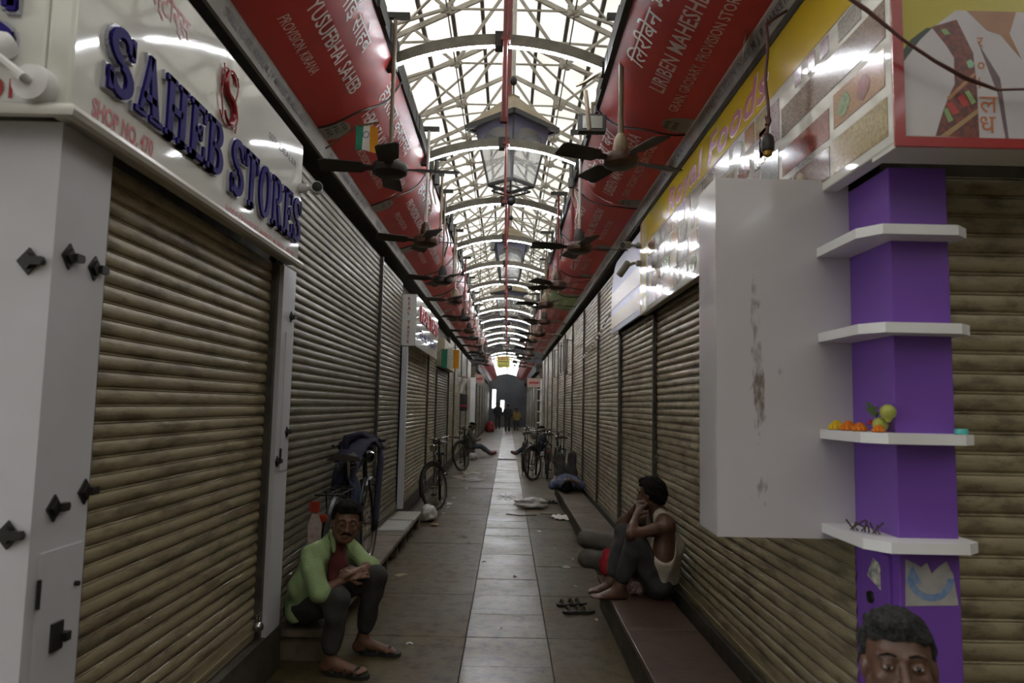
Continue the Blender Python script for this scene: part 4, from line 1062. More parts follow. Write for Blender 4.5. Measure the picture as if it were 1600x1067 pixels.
# ================================================================== BICYCLES
def bike_proto(steer, label):
    t = thing('bicycle', label, 'bicycle', (0, 0, 0), 'parked black roadster bicycles'); t['_o'] = (0, 0, 0)
    R, HR, HF = .335, Vector((0, 0, .335)), Vector((0, 1.12, .335))
    head0, head1 = Vector((0, .86, .93)), Vector((0, .90, .74))
    ax = (head0 - head1).normalized(); Q = Matrix.Rotation(steer, 3, ax)
    st = lambda p: Q @ (Vector(p) - head1) + head1
    def wheel(c, f, nm):
        ring = lambda r, off=0: [f(Vector((off, c.y + r * math.cos(2 * PI * k / 28), c.z + r * math.sin(2 * PI * k / 28)))) for k in range(28)]
        w = MB().tube(ring(R), .019, 8, closed=True).build('tyre', rubber, t, smooth=True)
        MB().tube(ring(R - .025), .012, 6, closed=True).build('rim', chrome, w, smooth=True)
        sp = MB()
        for k in range(18):
            a = 2 * PI * k / 18; sx = .028 if k % 2 else -.028
            sp.tube([f(Vector((sx, c.y + .02 * math.cos(a + .9), c.z + .02 * math.sin(a + .9)))), f(Vector((0, c.y + (R - .03) * math.cos(a), c.z + (R - .03) * math.sin(a))))], .0016, 4, caps=False)
        sp.build('spokes', chrome, w, kind='stuff')
        MB().tube([f(Vector((-.05, c.y, c.z))), f(Vector((.05, c.y, c.z)))], .02, 10).build('hub', chrome, w, smooth=True)
        MB().tube([f(Vector((0, c.y + (R + .035) * math.cos(a), c.z + (R + .035) * math.sin(a)))) for a in [(-.25 if nm == 'f' else .15) + k * PI / 14 * .9 for k in range(15)]], .022, 6).build('mudguard', bike_paint, t, smooth=True)
    idf = lambda p: p
    wheel(HR, idf, 'r'); wheel(HF, st, 'f')
    bb = Vector((0, .46, .30)); seat = Vector((0, .30, .80))
    fr = MB()
    for a, b, r in ((bb, seat, .016), (bb, head1, .018), (seat + Vector((0, .01, -.03)), head0 + Vector((0, 0, -.03)), .016), (head1, head0, .02)): fr.tube([a, b], r, 8)
    for sx in (-.045, .045):
        fr.tube([bb + Vector((sx * .5, 0, 0)), HR + Vector((sx, 0, 0))], .010, 6).tube([seat + Vector((sx * .3, 0, -.03)), HR + Vector((sx, 0, 0))], .009, 6)
    fr.build('frame', bike_paint, t, smooth=True)
    fk = MB()
    for sx in (-.045, .045): fk.tube([st(Vector((sx * .7, .905, .72))), st(Vector((sx, .98, .55))), st(HF + Vector((sx, 0, 0)))], .010, 6)
    fk.tube([st(head1), st(head0 + ax * .10)], .014, 8).build('fork', bike_paint, t, smooth=True)
    hb = MB()
    z = .80 + .22
    for sx in (-1, 1): hb.tube([st(Vector((0, .86, z))), st(Vector((sx * .10, .92, z + .02))), st(Vector((sx * .18, .86, z + .03))), st(Vector((sx * .195, .70, z)))], .011, 8)
    h = hb.build('handlebar', chrome, t, smooth=True)
    for sx in (-1, 1): MB().tube([st(Vector((sx * .195, .70, z))), st(Vector((sx * .197, .58, z - .01)))], .016, 8).build('grip', rubber, h, smooth=True)
    for sx in (-1, 1): MB().tube([st(Vector((sx * .22, .80, z - .02))), st(Vector((sx * .12, .88, z - .05))), st(Vector((0, .93, z - .12))), st(Vector((0, .99, .72)))], .004, 5).build('brake_rod', chrome, h)
    lm = MB().lathe([(.03, 0), (.05, .02), (.055, .06), (.05, .075)], st(Vector((0, .98, .90))), 14, Q @ Matrix.Rotation(-PI / 2, 3, 'X')).build('head_lamp', chrome, t, smooth=True)
    MB().tube([seat, seat + Vector((0, -.02, .12))], .012, 8).build('seat_post', chrome, t, smooth=True)
    sd = MB(); ns = 9
    for i in range(ns):
        f = i / (ns - 1); w = .11 * (1 - f) ** .7 + .022; yy = .14 + .30 * f; zc = .965 - .015 * math.sin(f * PI)
        sd.v += [(-w, yy, zc - .03), (-w * .75, yy, zc), (0, yy, zc + .014), (w * .75, yy, zc), (w, yy, zc - .03), (0, yy, zc - .03)]
    for i in range(ns - 1):
        for k in range(6):
            l = (k + 1) % 6; sd.f.append((6 * i + k, 6 * i + l, 6 * i + 6 + l, 6 * i + 6 + k))
    sd.f += [tuple(range(6)), tuple(range(6 * ns - 1, 6 * ns - 7, -1))]
    s_ = sd.build('saddle', tan_leather, t, smooth=True)
    for sx in (-.06, .06): MB().tube([(sx + .022 * math.cos(a), .18 + .022 * math.sin(a), .86 + .0047 * i) for i, a in enumerate([k * PI / 4 for k in range(16)])], .004, 5).build('saddle_spring', chrome, s_)
    cr = MB()
    for sx in (-.08, 0, .08): cr.tube([(sx, -.30, .74), (sx, .22, .74)], .007, 6)
    for yy in (-.30, -.12, .06, .2): cr.tube([(-.08, yy, .74), (.08, yy, .74)], .006, 6)
    for sx in (-.075, .075): cr.tube([(sx, -.05, .74), (sx * .7, 0, .345)], .006, 6)
    cr.build('carrier', bike_paint, t, smooth=True)
    MB().lathe([(.085, 0), (.085, .006), (.02, .01)], (.03, .46, .30), 20, Matrix.Rotation(PI / 2, 3, 'Y')).tube([(.04, .46, .30), (.05, .52, .15)], .009, 6).tube([(-.04, .46, .30), (-.05, .40, .45)], .009, 6).build('crank', chrome, t)
    for c in ((.09, .52, .15), (-.09, .40, .45)): MB().box((c[0] - .04, c[1] - .03, c[2] - .012), (c[0] + .04, c[1] + .03, c[2] + .012)).build('pedal', rubber, t)
    MB().prism([(-.06, .29), (.0, .24), (.46, .20), (.56, .26), (.56, .36), (.46, .40), (.0, .42), (-.06, .38)], lambda u, v, d: (d, u, v), .038, .046).build('chain_guard', bike_paint, t)
    MB().tube([(-.09, -.02, .33), (-.12, -.12, .02), (.12, -.12, .02), (.09, -.02, .33)], .008, 6).build('stand', chrome, t, smooth=True)
    MB().lathe([(.028, 0), (.028, .012), (.01, .016)], (0, -.365, .60), 12, Matrix.Rotation(PI / 2, 3, 'X')).build('reflector', reflector_m, t)
    return t
def put(o, loc, rz, lean=0.0):
    o.location = loc; o.rotation_euler = (0, lean, rz)
b0 = bike_proto(0.0, 'black bicycle draped with navy trousers on the left bench')
b1 = bike_proto(-.55, 'black bicycle facing the camera beyond the left bench')
put(b0, (-1.19, 5.12, .19), -.01, .0)
put(b1, (-1.07, 11.75, 0), PI + .08, .03)
def bcopy(src, lab, loc, rz, lean):
    c = copy_tree(src); c['label'] = lab; put(c, loc, rz, lean); return c
bcopy(b1, 'farther black bicycle on the left, beside the seated far man', (-1.05, 18.1, 0), PI + .05, .03)
for i, (x, y, rz, ln, src, lab) in enumerate([(.46, 15.9, .06, .03, b0, 'leftmost bicycle of the right cluster, rear to the camera'), (.68, 16.3, PI - .06, -.03, b1, 'second bicycle from the left in the right cluster'),
                                     (.88, 15.5, -.03, .03, b0, 'third bicycle from the left in the right cluster'), (1.06, 13.9, .02, .02, b0, 'bicycle of the right cluster touching the shutters')]):
    bcopy(src, lab, (x, y, 0), rz, ln)
# tail tag of the near bicycle and clothes hung on it
tg = MB().prism([(-.04, -.14), (.04, -.14), (.045, .06), (.02, .13), (-.02, .13), (-.045, .06)], lambda u, v, d: (-.05 + u, -.385 - d, .50 + v), 0, .006).build('tail_plate', mat('tail_plate', (.50, .44, .42), .5, col2=(.4, .25, .24), scale=30), b0)
MB().prism([(-.03, 0), (.03, 0), (.035, .07), (-.035, .07)], lambda u, v, d: (-.05 + u, -.392 - d, .64 + v), 0, .015).build('tail_reflector', reflector_m, b0)
navy = mat('navy_cloth', (.028, .028, .055), .9, col2=(.018, .018, .04), scale=12, bump=.3, bscale=50)
tr = thing('trousers', 'navy trousers hung over the handlebar of the near bicycle', 'trousers', (-1.14, 6.2, .5))
def flat_tube(path, wid, thk, name, m_, parent, axis=Vector((0, 1, 0)), n=12):
    mb = MB(); P = [Vector(p) for p in path]
    for i, p in enumerate(P):
        tdir = (P[min(i + 1, len(P) - 1)] - P[max(i - 1, 0)]).normalized()
        s_ = (axis - tdir * axis.dot(tdir)).normalized(); u_ = tdir.cross(s_)
        ww = wid[i] if isinstance(wid, list) else wid
        for k in range(n):
            a = 2 * PI * k / n; r = 1 + .12 * math.sin(3 * a + i * .9)
            mb.v.append(tuple(p + s_ * (ww * math.cos(a) * r) + u_ * (thk * math.sin(a) * r)))
    for i in range(len(P) - 1):
        for k in range(n):
            l = (k + 1) % n; mb.f.append((n * i + k, n * i + l, n * i + n + l, n * i + n + k))
    mb.f += [tuple(range(n)), tuple(range(len(mb.v) - 1, len(mb.v) - n - 1, -1))]
    return mb.build(name, m_, parent, smooth=True, angle=None)
flat_tube([(-1.270, 5.650, 1.200), (-1.270, 5.820, 1.250), (-1.180, 6.000, 1.255), (-1.080, 6.080, 1.210), (-1.070, 6.100, 1.070), (-1.080, 6.080, 0.840), (-1.090, 6.080, 0.610), (-1.100, 6.080, 0.490)], [.10, .13, .13, .10, .085, .075, .07, .065], .025, 'leg', navy, tr)
flat_tube([(-1.180, 5.960, 1.250), (-1.210, 5.820, 1.240), (-1.240, 5.650, 1.150), (-1.240, 5.500, 1.010), (-1.240, 5.420, 0.870)], [.12, .11, .1, .09, .08], .028, 'leg', navy, tr, Vector((1, 0, 0)))
flat_tube([(-1.200, 5.850, 1.190), (-1.200, 6.000, 1.270), (-1.180, 6.100, 1.230)], .11, .04, 'waist', navy, tr, Vector((1, 0, 0)))
blue_cl = mat('blue_cloth', (.035, .045, .09), .9, col2=(.02, .03, .06), scale=14, bump=.3, bscale=50)
MB().grid(lambda u, v: (-1.20 + (.05 + .02 * math.sin(u * 11)) * (1 if v > .5 else -1) * min(1, abs(v - .5) * 5) + .015 * math.sin(u * 17), 5.36 + .30 * u, 1.005 - .34 * abs(v - .5) * 1.4 + .012 * math.cos(u * 14)), 14, 12).build('blue_shirt', blue_cl, smooth=True, fix=False, angle=None, label='faded blue shirt hung over the crossbar of the near bicycle', cat='shirt')

# ================================================================== SIGNS AND THINGS FARTHER ALONG
rt = thing('box_sign', 'white box sign reading REAL TASTE down its edge on the left', 'sign', (-1.33, 10.8, 2.32))
MB().bevbox((-1.44, 9.42, 2.32), (-1.245, 12.3, 3.02), .01).build('sign_box', sign_white, rt)
tx = MB()
for i, ch in enumerate('REAL TASTE'):
    if ch != ' ': add_text(tx, ch, lambda u, v, d: (u, 9.418 - d, v), -1.345, 2.93 - i * .064, .065, None, 'C', d=.002, bold=.015)
tx.build('lettering', print_red, rt, label='red letters REAL TASTE running down')
rtf = lambda u, v, d: (-1.245 + d, 9.45 + u, 2.34 + v)
tx = MB(); add_text(tx, 'REAL TASTE', rtf, .35, .36, .30, 2.4, d=.012, bold=.02, extrude=.01); tx.build('lettering', print_red, rt, label='large red raised letters')
tx = MB(); add_text(tx, 'REAL TASTE', rtf, .35, .12, .17, 2.2, d=.004, bold=.015); tx.build('lettering', letter_blue, rt, label='blue letters under the red ones')
MB().bevbox((-1.42, 13.95, 2.3), (-1.26, 16.6, 2.85), .01).build('board_sign', mat('board_buff', (.40, .36, .24), .5, col2=(.3, .27, .18), scale=5), label='plain buff sign board behind the larger tricolour flag', cat='sign')
# hanging cloth and bag
t = thing('hanging_bag', 'dark bag with a red stripe hanging on the left shutters', 'bag', (-1.27, 20, 1.35))
MB().bevbox((-1.345, 19.9, 1.38), (-1.13, 20.1, 1.85), .04).build('bag_body', mat('bag_dark', (.03, .025, .03), .7), t, smooth=True)
MB().box((-1.348, 19.895, 1.50), (-1.127, 20.105, 1.55)).build('stripe', mat('bag_red', (.3, .02, .03), .7), t)
MB().tube([(-1.32, 20, 1.85), (-1.27, 19.96, 2.345), (-1.21, 19.96, 2.335), (-1.16, 20, 1.85)], .012, 6).build('handle', MATS['bag_dark'], t)
MB().tube([(-1.42, 19.95, 2.36), (-1.12, 19.95, 2.30)], .012, 6).build('rod', rod_tan, label='thin rod sticking out of the left shutters', cat='rod')
MB().grid(lambda u, v: (-1.38 + .27 * u * (1 - .35 * v) + .01 * math.sin(v * 9), 19.8 + .03 * math.sin(u * 8 + v * 3), 2.33 - .05 * u - .45 * v * (.55 + .45 * (1 - abs(u - .4)))), 8, 8).build('white_cloth', cloth_white, smooth=True, fix=False, label='white cloth hanging above the dark bag', cat='cloth')
# EXIT board over the cross aisle
ex = thing('exit_sign', 'yellow hanging sign reading EXIT over the aisle', 'sign', (-.2, 28, 3.0))
MB().bevbox((-.46, 27.97, 3.05), (.06, 28.0, 3.50), .01).build('board', mat('exit_yellow', (.55, .50, .06), .4), ex)
ef = lambda u, v, d: (u, 27.968 - d, v)
tx = MB(); add_text(tx, 'EXIT', ef, -.2, 3.35, .16, .42, 'C', d=.003, bold=.02); tx.build('lettering', print_red, ex, label='red lettering EXIT')
tx = MB(); add_text(tx, 'EXIT', ef, -.2, 3.09, .11, .36, 'C', d=.003, bold=.02); tx.build('lettering', mat('print_green', (.12, .22, .04), .5), ex)
MB().prism([(-.4, 3.27), (.0, 3.27), (.0, 3.30), (-.4, 3.30)], ef, .001, .003).build('arrow_bar', print_black, ex)
for x in (-.4, 0): MB().tube([(x, 27.985, 3.5), (x, 27.985, 3.9)], .006, 6).build('chain', black_m, ex)
MB().tube([(-1.2, 27.985, 3.9), (.9, 27.985, 3.9)], .02, 6).tube([(-1.2, 27.985, 3.9), (-1.2, 27.985, 9.0)], .015, 6).tube([(.9, 27.985, 3.9), (.9, 27.985, 9.0)], .015, 6).build('hanging_bar', dark_trim, ex)
pink = mat('sign_pink', (.42, .27, .24), .5, col2=(.5, .36, .32), scale=6)
for sx, x0, x1, z0, nm in ((-1, -1.45, -1.02, 2.5, 'left'), (1, .82, 1.40, 2.38, 'right')):
    t = thing('shop_sign', 'pink sign facing the camera on the far %s corner' % nm, 'sign', ((x0 + x1) / 2, 30.55, z0))
    MB().box((x0, 30.5, z0), (x1, 30.56, z0 + .38)).build('board', pink, t)
    MB().prism([(x0 + .08, z0 + .14), (x1 - .08, z0 + .14), (x1 - .08, z0 + .22), (x0 + .08, z0 + .22)], lambda u, v, d: (u, 30.498 - d, v), 0, .004).build('print_band', print_red, t)
# gate posts and thin rods on the right row
for i, (y, z0, z1) in enumerate(((14.3, 2.2, 2.9), (15.2, 2.3, 3.0), (15.9, 2.3, 3.0), (16.8, 2.3, 3.0), (18.1, 2.3, 3.0))):
    t = thing('awning_rod', '%s thin iron awning rod from the camera on the right shutters' % ORD[i], 'rod', (1.2, y, z0), 'awning rods on the right row')
    MB().tube([(1.285, y, z0), (1.18, y, z0), (1.18, y, z1), (1.285, y, z1)], .012, 6).build('rod', rail_m, t)
# string of small lamps on the right
t = thing('light_string', 'string of small unlit bulbs slung along the right shutters', 'lights', (1.25, 9, 2.7))
pts = [(1.255, 8.4 + .26 * k, 2.80 - .05 * k + .0015 * k * k) for k in range(14)]
MB().tube(pts, .006, 5).build('wire', black_m, t)
for p in pts: MB().sphere((p[0] - .012, p[1], p[2] - .02), .02, 8).build('bulb', mat('bulb', (.55, .52, .44), .3), t, smooth=True)

# ================================================================== FLOOR LITTER
lit = [mat('scrap_white', (.50, .48, .43), .8), mat('scrap_buff', (.36, .29, .19), .8), mat('scrap_grey', (.30, .29, .28), .8), mat('scrap_brown', (.12, .075, .045), .8)]
rnd = random.Random(5)
def scrap(x, y, z, s, m_, lab, grp):
    a = rnd.uniform(0, 2 * PI); l, w = s * rnd.uniform(.7, 1.3), s * rnd.uniform(.35, .8); h = rnd.uniform(.004, .018)
    ca, sa = math.cos(a), math.sin(a); mb = MB()
    g = [(-l, -w, .0), (0, -w * 1.1, h), (l, -w * .9, .002), (-l * 1.05, w, .003), (0, w, h * .7), (l * .9, w * 1.05, 0)]
    vs = [(x + p * ca - q * sa, y + p * sa + q * ca, z + r) for p, q, r in g]
    mb.add(vs + [(a_, b_, c_ + .0015) for a_, b_, c_ in vs], [(0, 3, 4, 1), (1, 4, 5, 2), (6, 7, 10, 9), (7, 8, 11, 10), (0, 1, 7, 6), (1, 2, 8, 7), (2, 5, 11, 8), (5, 4, 10, 11), (4, 3, 9, 10), (3, 0, 6, 9)])
    mb.build('paper_scrap', m_, label=lab, cat='litter', group=grp)
for i in range(26):
    scrap(rnd.uniform(-1.15, -.45), rnd.uniform(14.6, 17.2), .001 + .004 * (i % 3), rnd.uniform(.05, .13), lit[i % 3], 'torn paper scrap in the litter heap beside the far left bicycle', 'paper scraps in the litter heap')
for i in range(9):
    scrap(rnd.uniform(-1.2, -.85), rnd.uniform(10.3, 12.4), .001, rnd.uniform(.04, .1), lit[i % 3], 'torn paper scrap around the bicycle beyond the left bench', 'paper scraps by the second bicycle')
named = {(-.60, 4.75): 'white folded scrap on the floor in front of the green shirt man', (-.93, 6.6): 'buff crumpled scrap on the floor beside the left bench', (-.50, 8.5): 'longer brown stick-like scrap left of the centre slabs',
         (.42, 9.0): 'white scrap on the floor left of the dropped cloth', (.62, 6.3): 'white scrap on the floor beyond the strappy sandals', (.60, 7.05): 'grey ribbon-like scrap beside the long right bench', (.68, 5.35): 'tiny white scrap between the sandals and the brown bench',
         (-.85, 10.9): 'white scrap on the floor right of the second left bicycle', (-.02, 5.1): 'tiny white scrap on the near centre slabs', (.25, 4.3): 'tiny buff scrap on the nearest centre slab'}
for x, y, s, k in ((-.60, 4.75, .028, 0), (-.93, 6.6, .05, 1), (-.50, 8.5, .07, 3), (-.42, 8.15, .03, 3), (-.48, 9.7, .02, 3), (.42, 9.0, .035, 0), (.62, 6.3, .025, 0), (.60, 7.05, .05, 2), (.55, 7.9, .02, 0), (.70, 7.4, .02, 0),
                   (.68, 5.35, .02, 0), (-.85, 10.9, .04, 0), (-.3, 13.2, .04, 0), (-.15, 14.6, .03, 0), (.2, 16, .05, 0), (.5, 18, .06, 2), (-.2, 18.8, .05, 0), (-.1, 21, .06, 0), (.3, 20, .05, 2), (-.7, 12.6, .04, 0), (-.75, 13.4, .05, 0),
                   (-.02, 5.1, .018, 0), (.25, 4.3, .016, 1), (-.2, 7.2, .02, 3), (.1, 6.6, .02, 3), (.72, 8.6, .03, 2)):
    if (x, y) in named: scrap(x, y, .001, s, lit[k], named[(x, y)], None)
    else: scrap(x, y, .001, s, lit[k], 'small scrap lying loose on the middle or far aisle floor', 'loose scraps on the aisle floor')
# leaf stains drawn star on the floor
t = thing('floor_star', 'black eight-pointed star marked on the aisle floor', 'marking', (0, 12.3, 0))
for k in range(4):
    a = k * PI / 4
    MB().beam((-.16 * math.cos(a), 12.3 - .42 * math.sin(a), .0035), (.16 * math.cos(a), 12.3 + .42 * math.sin(a), .0035), .03, .002).build('ray', print_black, t)
for x in (-.42, .38): MB().box((x, 11.95, .002), (x + .03, 12.6, .0045)).build('bracket_line', print_black, t)
# twigs, plastic bags, cloth
MB().tube([(.02, 10.35, .006), (.2, 10.2, .008), (.45, 10.3, .006)], .008, 5).build('twig', lit[3], label='thin dark stick in front of the plastic bag', cat='stick')
MB().tube([(.5, 10.45, .006), (.7, 10.35, .01), (.9, 10.42, .006)], .007, 5).build('twig', lit[3], label='thin dark stick right of the plastic bag', cat='stick')
def lump(name, label, cat, c, r, m_, seed, amp=.25, n=36):
    mb = MB(); mb.sphere((0, 0, 0), 1.0, n)
    out = []
    for v in mb.v:
        p = Vector(v); k = 1 + amp * noise.noise(p * 1.7 + Vector((seed, 0, 0))) + amp * .6 * noise.noise(p * 4 + Vector((0, seed, 0))) + amp * .35 * abs(noise.noise(p * 9 + Vector((seed, seed, 0))))
        q = Vector((p.x * r[0] * k, p.y * r[1] * k, max(p.z, -.75) * r[2] * k))
        out.append((c[0] + q.x, c[1] + q.y, c[2] + q.z))
    mz = min(o[2] for o in out); mb.v = [(a, b, max(d - mz, 0) + (c[2] - r[2] if c[2] > r[2] else .001)) for a, b, d in out]
    return mb.build(name, m_, label=label, cat=cat, smooth=True, angle=None)
plastic = translucent_mat('plastic_bag', (.68, .66, .62), .3, .3, spec=.5)
lump('plastic_bag', 'crumpled white plastic bag on the floor mid-aisle', 'bag', (.38, 11.0, .08), (.26, .14, .075), plastic, 3, .35)
lump('plastic_bag', 'stuffed white plastic bag at the end of the left bench', 'bag', (-1.02, 9.62, .11), (.11, .12, .11), plastic, 9, .3)
lump('plastic_bag', 'white bag beside the far seated man on the left', 'bag', (-.95, 20.3, .1), (.13, .13, .1), plastic, 5, .3)
MB().grid(lambda u, v: (.66 + .26 * u + .02 * math.sin(v * 8), 9.85 + .42 * v + .03 * math.sin(u * 6), .008 + .022 * abs(math.sin(u * 9 + v * 5))), 12, 10).build('dropped_cloth', cloth_white, smooth=True, fix=False, label='crumpled white cloth beside the long right bench', cat='cloth')
lump('fruit_peel', 'yellowish peel on the floor by the stuffed plastic bag', 'litter', (-.90, 9.25, .02), (.05, .04, .018), lit[1], 2)
# sandals
def sandal(name, label, x, y, rz, strap_m, sole_m=rubber, L_=.25, group=None, z=0.0):
    t = thing(name, label, 'sandal', (x, y, z), group); t['_o'] = (0, 0, 0); t.rotation_euler = (0, 0, rz)
    out = [(-.5, .0), (-.47, .12), (-.3, .155), (0, .13), (.25, .17), (.42, .15), (.5, .05), (.5, -.06), (.4, -.15), (.2, -.17), (0, -.13), (-.3, -.15), (-.47, -.12)]
    MB().prism([(a * L_, b * L_) for a, b in out], lambda u, v, d: (u, v, d), .0, .022).build('sole', sole_m, t)
    for xa in (.22, -.02, -.32):
        MB().tube([(xa * L_, -.155 * L_, .018), (xa * L_ * .95, -.09 * L_, .042), (xa * L_, 0, .05), (xa * L_ * .95, .09 * L_, .042), (xa * L_, .155 * L_, .018)], .011, 6).build('strap', strap_m, t, smooth=True)
strap_m = mat('sandal_strap', (.06, .05, .035), .7, col2=(.12, .1, .06), scale=30)
sandal('sandal', 'strappy dark sandal, nearer of the pair by the bench', .57, 5.52, .15, strap_m)
sandal('sandal', 'strappy dark sandal, farther of the pair by the bench', .535, 5.72, .35, strap_m)
sandal('sandal', 'black slipper on the floor beside the sleeping man', .72, 11.55, .3, rubber)
# things on the column shelves
def flower(label, c, r, m_):
    mb = MB()
    for ring in range(3):
        for k in range(9 - 2 * ring):
            a = 2 * PI * k / (9 - 2 * ring) + ring * .4; rr = r * (.75 - .26 * ring)
            mb.sphere((c[0] + rr * math.cos(a), c[1] + rr * math.sin(a), c[2] + r * (.3 + .28 * ring)), r * .34, 6)
    mb.build('flower', m_, smooth=True, label=label, cat='flower')
zs = 1.4875
flower('yellow marigold head on the third column shelf', (1.205, 2.60, zs), .030, mat('petal_yellow', (.62, .40, .01), .7))
flower('left orange marigold head on the third column shelf', (1.215, 2.53, zs), .030, mat('petal_orange', (.60, .16, .005), .7))
flower('middle orange marigold head on the third column shelf', (1.225, 2.47, zs), .026, MATS['petal_orange'])
flower('right orange marigold head below the limes', (1.245, 2.385, zs), .021, MATS['petal_orange'])
flower('small red flower between marigolds and limes', (1.245, 2.43, zs + .025), .013, mat('petal_red', (.35, .01, .03), .7))
lime = mat('lime', (.30, .34, .05), .35, col2=(.38, .36, .08), scale=20)
MB().sphere((1.262, 2.405, zs + .025), .026, 14).build('lime', lime, smooth=True, label='lower yellow-green lime on the third shelf', cat='lime')
MB().sphere((1.272, 2.372, zs + .068), .026, 14).sphere((1.272, 2.372, zs + .045), .012, 8).build('lime', lime, smooth=True, label='upper yellow-green lime on the third shelf', cat='lime')
mb = MB()
for k in range(9): mb.add([(1.25 + .012 * math.cos(k), 2.415 + .008 * k - .03, zs + .03 + .006 * k), (1.265 + .02 * math.cos(k * 2), 2.42 + .01 * k - .03, zs + .05 + .006 * k), (1.245 + .02 * math.sin(k), 2.43 + .008 * k - .03, zs + .045 + .007 * k)], [(0, 1, 2)])
mb.add([(1.25, 2.40, zs), (1.26, 2.40, zs), (1.255, 2.41, zs + .05)], [(0, 1, 2)]); mb.build('leaf_sprig', mat('leaf_dark', (.05, .09, .02), .6), label='dark green leaf sprig among the shelf flowers', cat='leaves')
MB().lathe([(.02, 0), (.021, .004), (.021, .014), (.019, .018)], (1.495, 2.34, zs), 16).build('bottle_cap', mat('cap_teal', (.08, .42, .38), .4), smooth=True, label='teal bottle cap at the right end of the third shelf', cat='cap')
mb = MB()
for k in range(9):
    x, y = 1.20 + .007 * k, 2.50 - .011 * k
    mb.tube([(x, y, 1.148), (x + .012 * math.cos(k * 2.1), y + .014 * math.sin(k), 1.16), (x + .02 * math.cos(k * 3), y + .02 * math.sin(k * 2), 1.175 + .006 * (k % 3))], .003, 5)
mb.build('dried_twigs', mat('dried', (.05, .035, .03), .8), label='heap of dried twigs on the lowest column shelf', cat='twigs', kind='stuff')

# ================================================================== PEOPLE
# bodies are signed distance fields of tapered limbs, blended and turned into one continuous mesh
def axis_grid(lo, hi, h, fine, hf):
    pts = []; x = lo
    while x < hi:
        pts.append(x)
        x += hf if any(a <= x <= b for a, b in fine) else h
    pts.append(x)
    return np.array(pts)
def V3(p): return np.array([p[0], p[1], p[2]], dtype=float)
class SDF:
    def __init__(s): s.p = []
    def cone(s, a, b, r0, r1, k=.02, sub=False): s.p.append(('c', V3(a), V3(b), r0, r1, k, sub)); return s
    def ell(s, c, r, R=None, k=.02, sub=False): s.p.append(('e', V3(c), V3(r), R, 0, k, sub)); return s
    def chain(s, pts, rs, k=.02):
        for i in range(len(pts) - 1): s.cone(pts[i], pts[i + 1], rs[i], rs[i + 1], k)
        return s
    def bounds(s):
        lo = np.full(3, 1e9); hi = -lo
        for t, a, b, r0, r1, k, sub in s.p:
            if sub: continue
            if t == 'c': m = max(r0, r1); l, h = np.minimum(a, b) - m, np.maximum(a, b) + m
            else: m = b.max(); l, h = a - m, a + m
            lo = np.minimum(lo, l); hi = np.maximum(hi, h)
        return lo, hi
    def field(s, xs, ys, zs):
        F = np.full((len(xs), len(ys), len(zs)), .5, dtype=np.float32)
        for t, a, b, r0, r1, k, sub in s.p:
            m = (max(r0, r1) if t == 'c' else b.max()) + k + .035
            lo = (np.minimum(a, b) if t == 'c' else a) - m; hi = (np.maximum(a, b) if t == 'c' else a) + m
            i0, i1 = np.searchsorted(xs, lo[0]), np.searchsorted(xs, hi[0]); j0, j1 = np.searchsorted(ys, lo[1]), np.searchsorted(ys, hi[1]); k0, k1 = np.searchsorted(zs, lo[2]), np.searchsorted(zs, hi[2])
            if i1 <= i0 or j1 <= j0 or k1 <= k0: continue
            X = xs[i0:i1, None, None]; Y = ys[None, j0:j1, None]; Z = zs[None, None, k0:k1]
            if t == 'c':
                d = b - a; L2 = max(float(d @ d), 1e-12)
                T = np.clip(((X - a[0]) * d[0] + (Y - a[1]) * d[1] + (Z - a[2]) * d[2]) / L2, 0, 1)
                D = np.sqrt((X - a[0] - T * d[0]) ** 2 + (Y - a[1] - T * d[1]) ** 2 + (Z - a[2] - T * d[2]) ** 2) - (r0 + (r1 - r0) * T)
            else:
                dx, dy, dz = X - a[0], Y - a[1], Z - a[2]
                if r0 is not None:
                    q = [dx * r0[i][0] + dy * r0[i][1] + dz * r0[i][2] for i in range(3)]
                else: q = [dx, dy, dz]
                k0_ = np.sqrt(sum((q[i] / b[i]) ** 2 for i in range(3))); k1_ = np.sqrt(sum((q[i] / b[i] ** 2) ** 2 for i in range(3)))
                D = k0_ * (k0_ - 1) / np.maximum(k1_, 1e-6)
            S = F[i0:i1, j0:j1, k0:k1]
            if sub:
                h = np.clip(.5 - .5 * (S + D) / k, 0, 1); F[i0:i1, j0:j1, k0:k1] = S * (1 - h) - D * h + k * h * (1 - h)
            else:
                h = np.clip(.5 + .5 * (S - D) / k, 0, 1); F[i0:i1, j0:j1, k0:k1] = S * (1 - h) + D * h - k * h * (1 - h)
        return F
